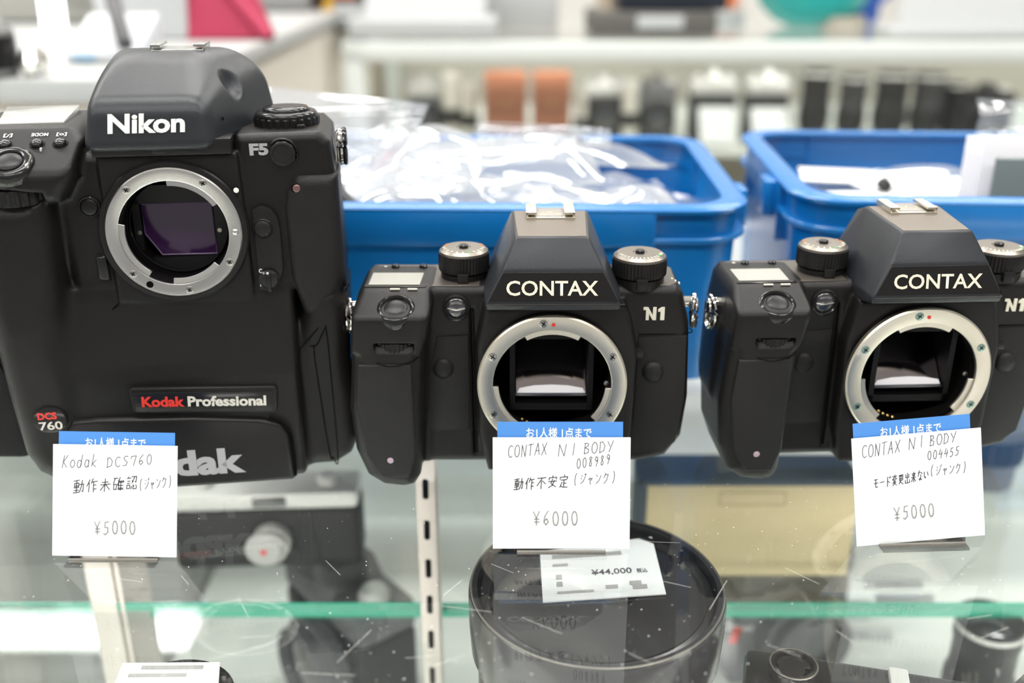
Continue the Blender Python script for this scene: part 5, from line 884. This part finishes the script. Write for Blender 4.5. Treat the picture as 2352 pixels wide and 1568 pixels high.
prop('telephone', 'white desk telephone with dark handset on the counter behind', 'telephone', 240, 148, [('base', B(1).hull([(-.04, 0, 0), (.035, 0, 0), (-.04, .08, 0), (.035, .08, 0), (-.04, 0, .012), (.035, 0, .012), (-.04, .08, .045), (.035, .08, .045)], .004, 2), mat('phone_white', (.55, .57, .6), .4)), ('handset', B(1).tube([(.025, -.004, .02), (.012, .02, .045), (-.006, .06, .07)], .0075, 10), mat('handset_grey', (.06, .06, .065), .4)), ('screen', B(1).box(-.03, -.008, -.002, .001, .003, .011, .001), mat('screen_pale_blue', (.3, .45, .6), .3))])
prop('grey_case', 'grey equipment case at the back of the white counter', 'case', 300, 55, [('case_body', B(1).box(-.2, .1, 0, .1, 0, .075, .012, 3), mat('case_grey', (.36, .36, .33), .6)), ('handle', B(1).tube([(-.09, -.005, .05), (-.09, -.02, .055), (-.01, -.02, .055), (-.01, -.005, .05)], .005, 8), BLKS)])
prop('office_chair', 'dark chair back at the upper left edge', 'chair', 20, 36, [('backrest', B(1).box(-.12, .02, .0, .05, .02, .12, .02, 3), mat('chair_charcoal', (.22, .21, .2), .7)), ('post', B(1).box(-.08, -.05, .02, .04, 0, .05, .004), BLKS)])
prop('small_speaker', 'dark rounded speaker at the left edge behind the tall camera', 'speaker', -22, 176, [('cabinet', B(1).lathe([(.022, 0), (.026, .004), (.026, .04), (.02, .046), (.004, .047)], (0, 0, 0), (0, 0, 1), 32), mat('speaker_grey', (.16, .16, .155), .6)), ('grille', B(1).lathe([(.0262, .008), (.0266, .02), (.0262, .036)], (0, 0, 0), (0, 0, 1), 32, cap=False), BLKS)])
prop('glint_ball', 'small chrome ball added for a blurred highlight on the white counter', 'knob', 85, 176, [('ball', B(1).lathe([(.004, .0), (.011, .004), (.014, .014), (.01, .024), (.001, .028)], (0, 0, 0), (0, 0, 1), 20), CHROME), ('foot', B(1).lathe([(.01, 0), (.01, .003), (.004, .004)], (0, 0, 0), (0, 0, 1), 16), CHROME)])  # chrome ball added to make a small blurred highlight
prop('white_bag', 'white paper bag standing next to the crimson cloth', 'bag', 340, 92, [('bag_body', B(1).hull([(-.06, 0, 0), (.05, 0, 0), (-.06, .05, 0), (.05, .05, 0), (-.07, .01, .16), (.05, .01, .16), (-.07, .03, .16), (.05, .03, .16)], .003, 1), PAPERG), ('handle', B(1).tube([(-.03, .02, .155), (-.02, .02, .19), (.01, .02, .19), (.02, .02, .155)], .003, 6), PAPERG)])
prop('grey_gadget', 'grey and black gadget on the far corner of the beige counter', 'gadget', 655, 28, [('gadget_body', B(1).box(-.05, .04, 0, .05, 0, .035, .008, 2), mat('gadget_grey', (.25, .25, .25), .4)), ('gadget_top', B(1).box(-.02, .06, .02, .05, .035, .06, .006, 2), PK)])
# shelving against the back wall
t = thing('wall_shelving', 'white shelving unit far behind the counters at the upper left', 'shelving', (-1.6, 3.7, FLOORZ)); SW = mat('shelf_white', (.75, .76, .74), .5)
for k in range(7): B(1).box(-1.6, 1.4, 0, .38, .25 + k * .38, .28 + k * .38).obj('shelf', SW, t)
for x in (-1.6, -.6, .4, 1.4): B(1).box(x - .02, x + .02, 0, .38, 0, 2.6).obj('upright', SW, t)
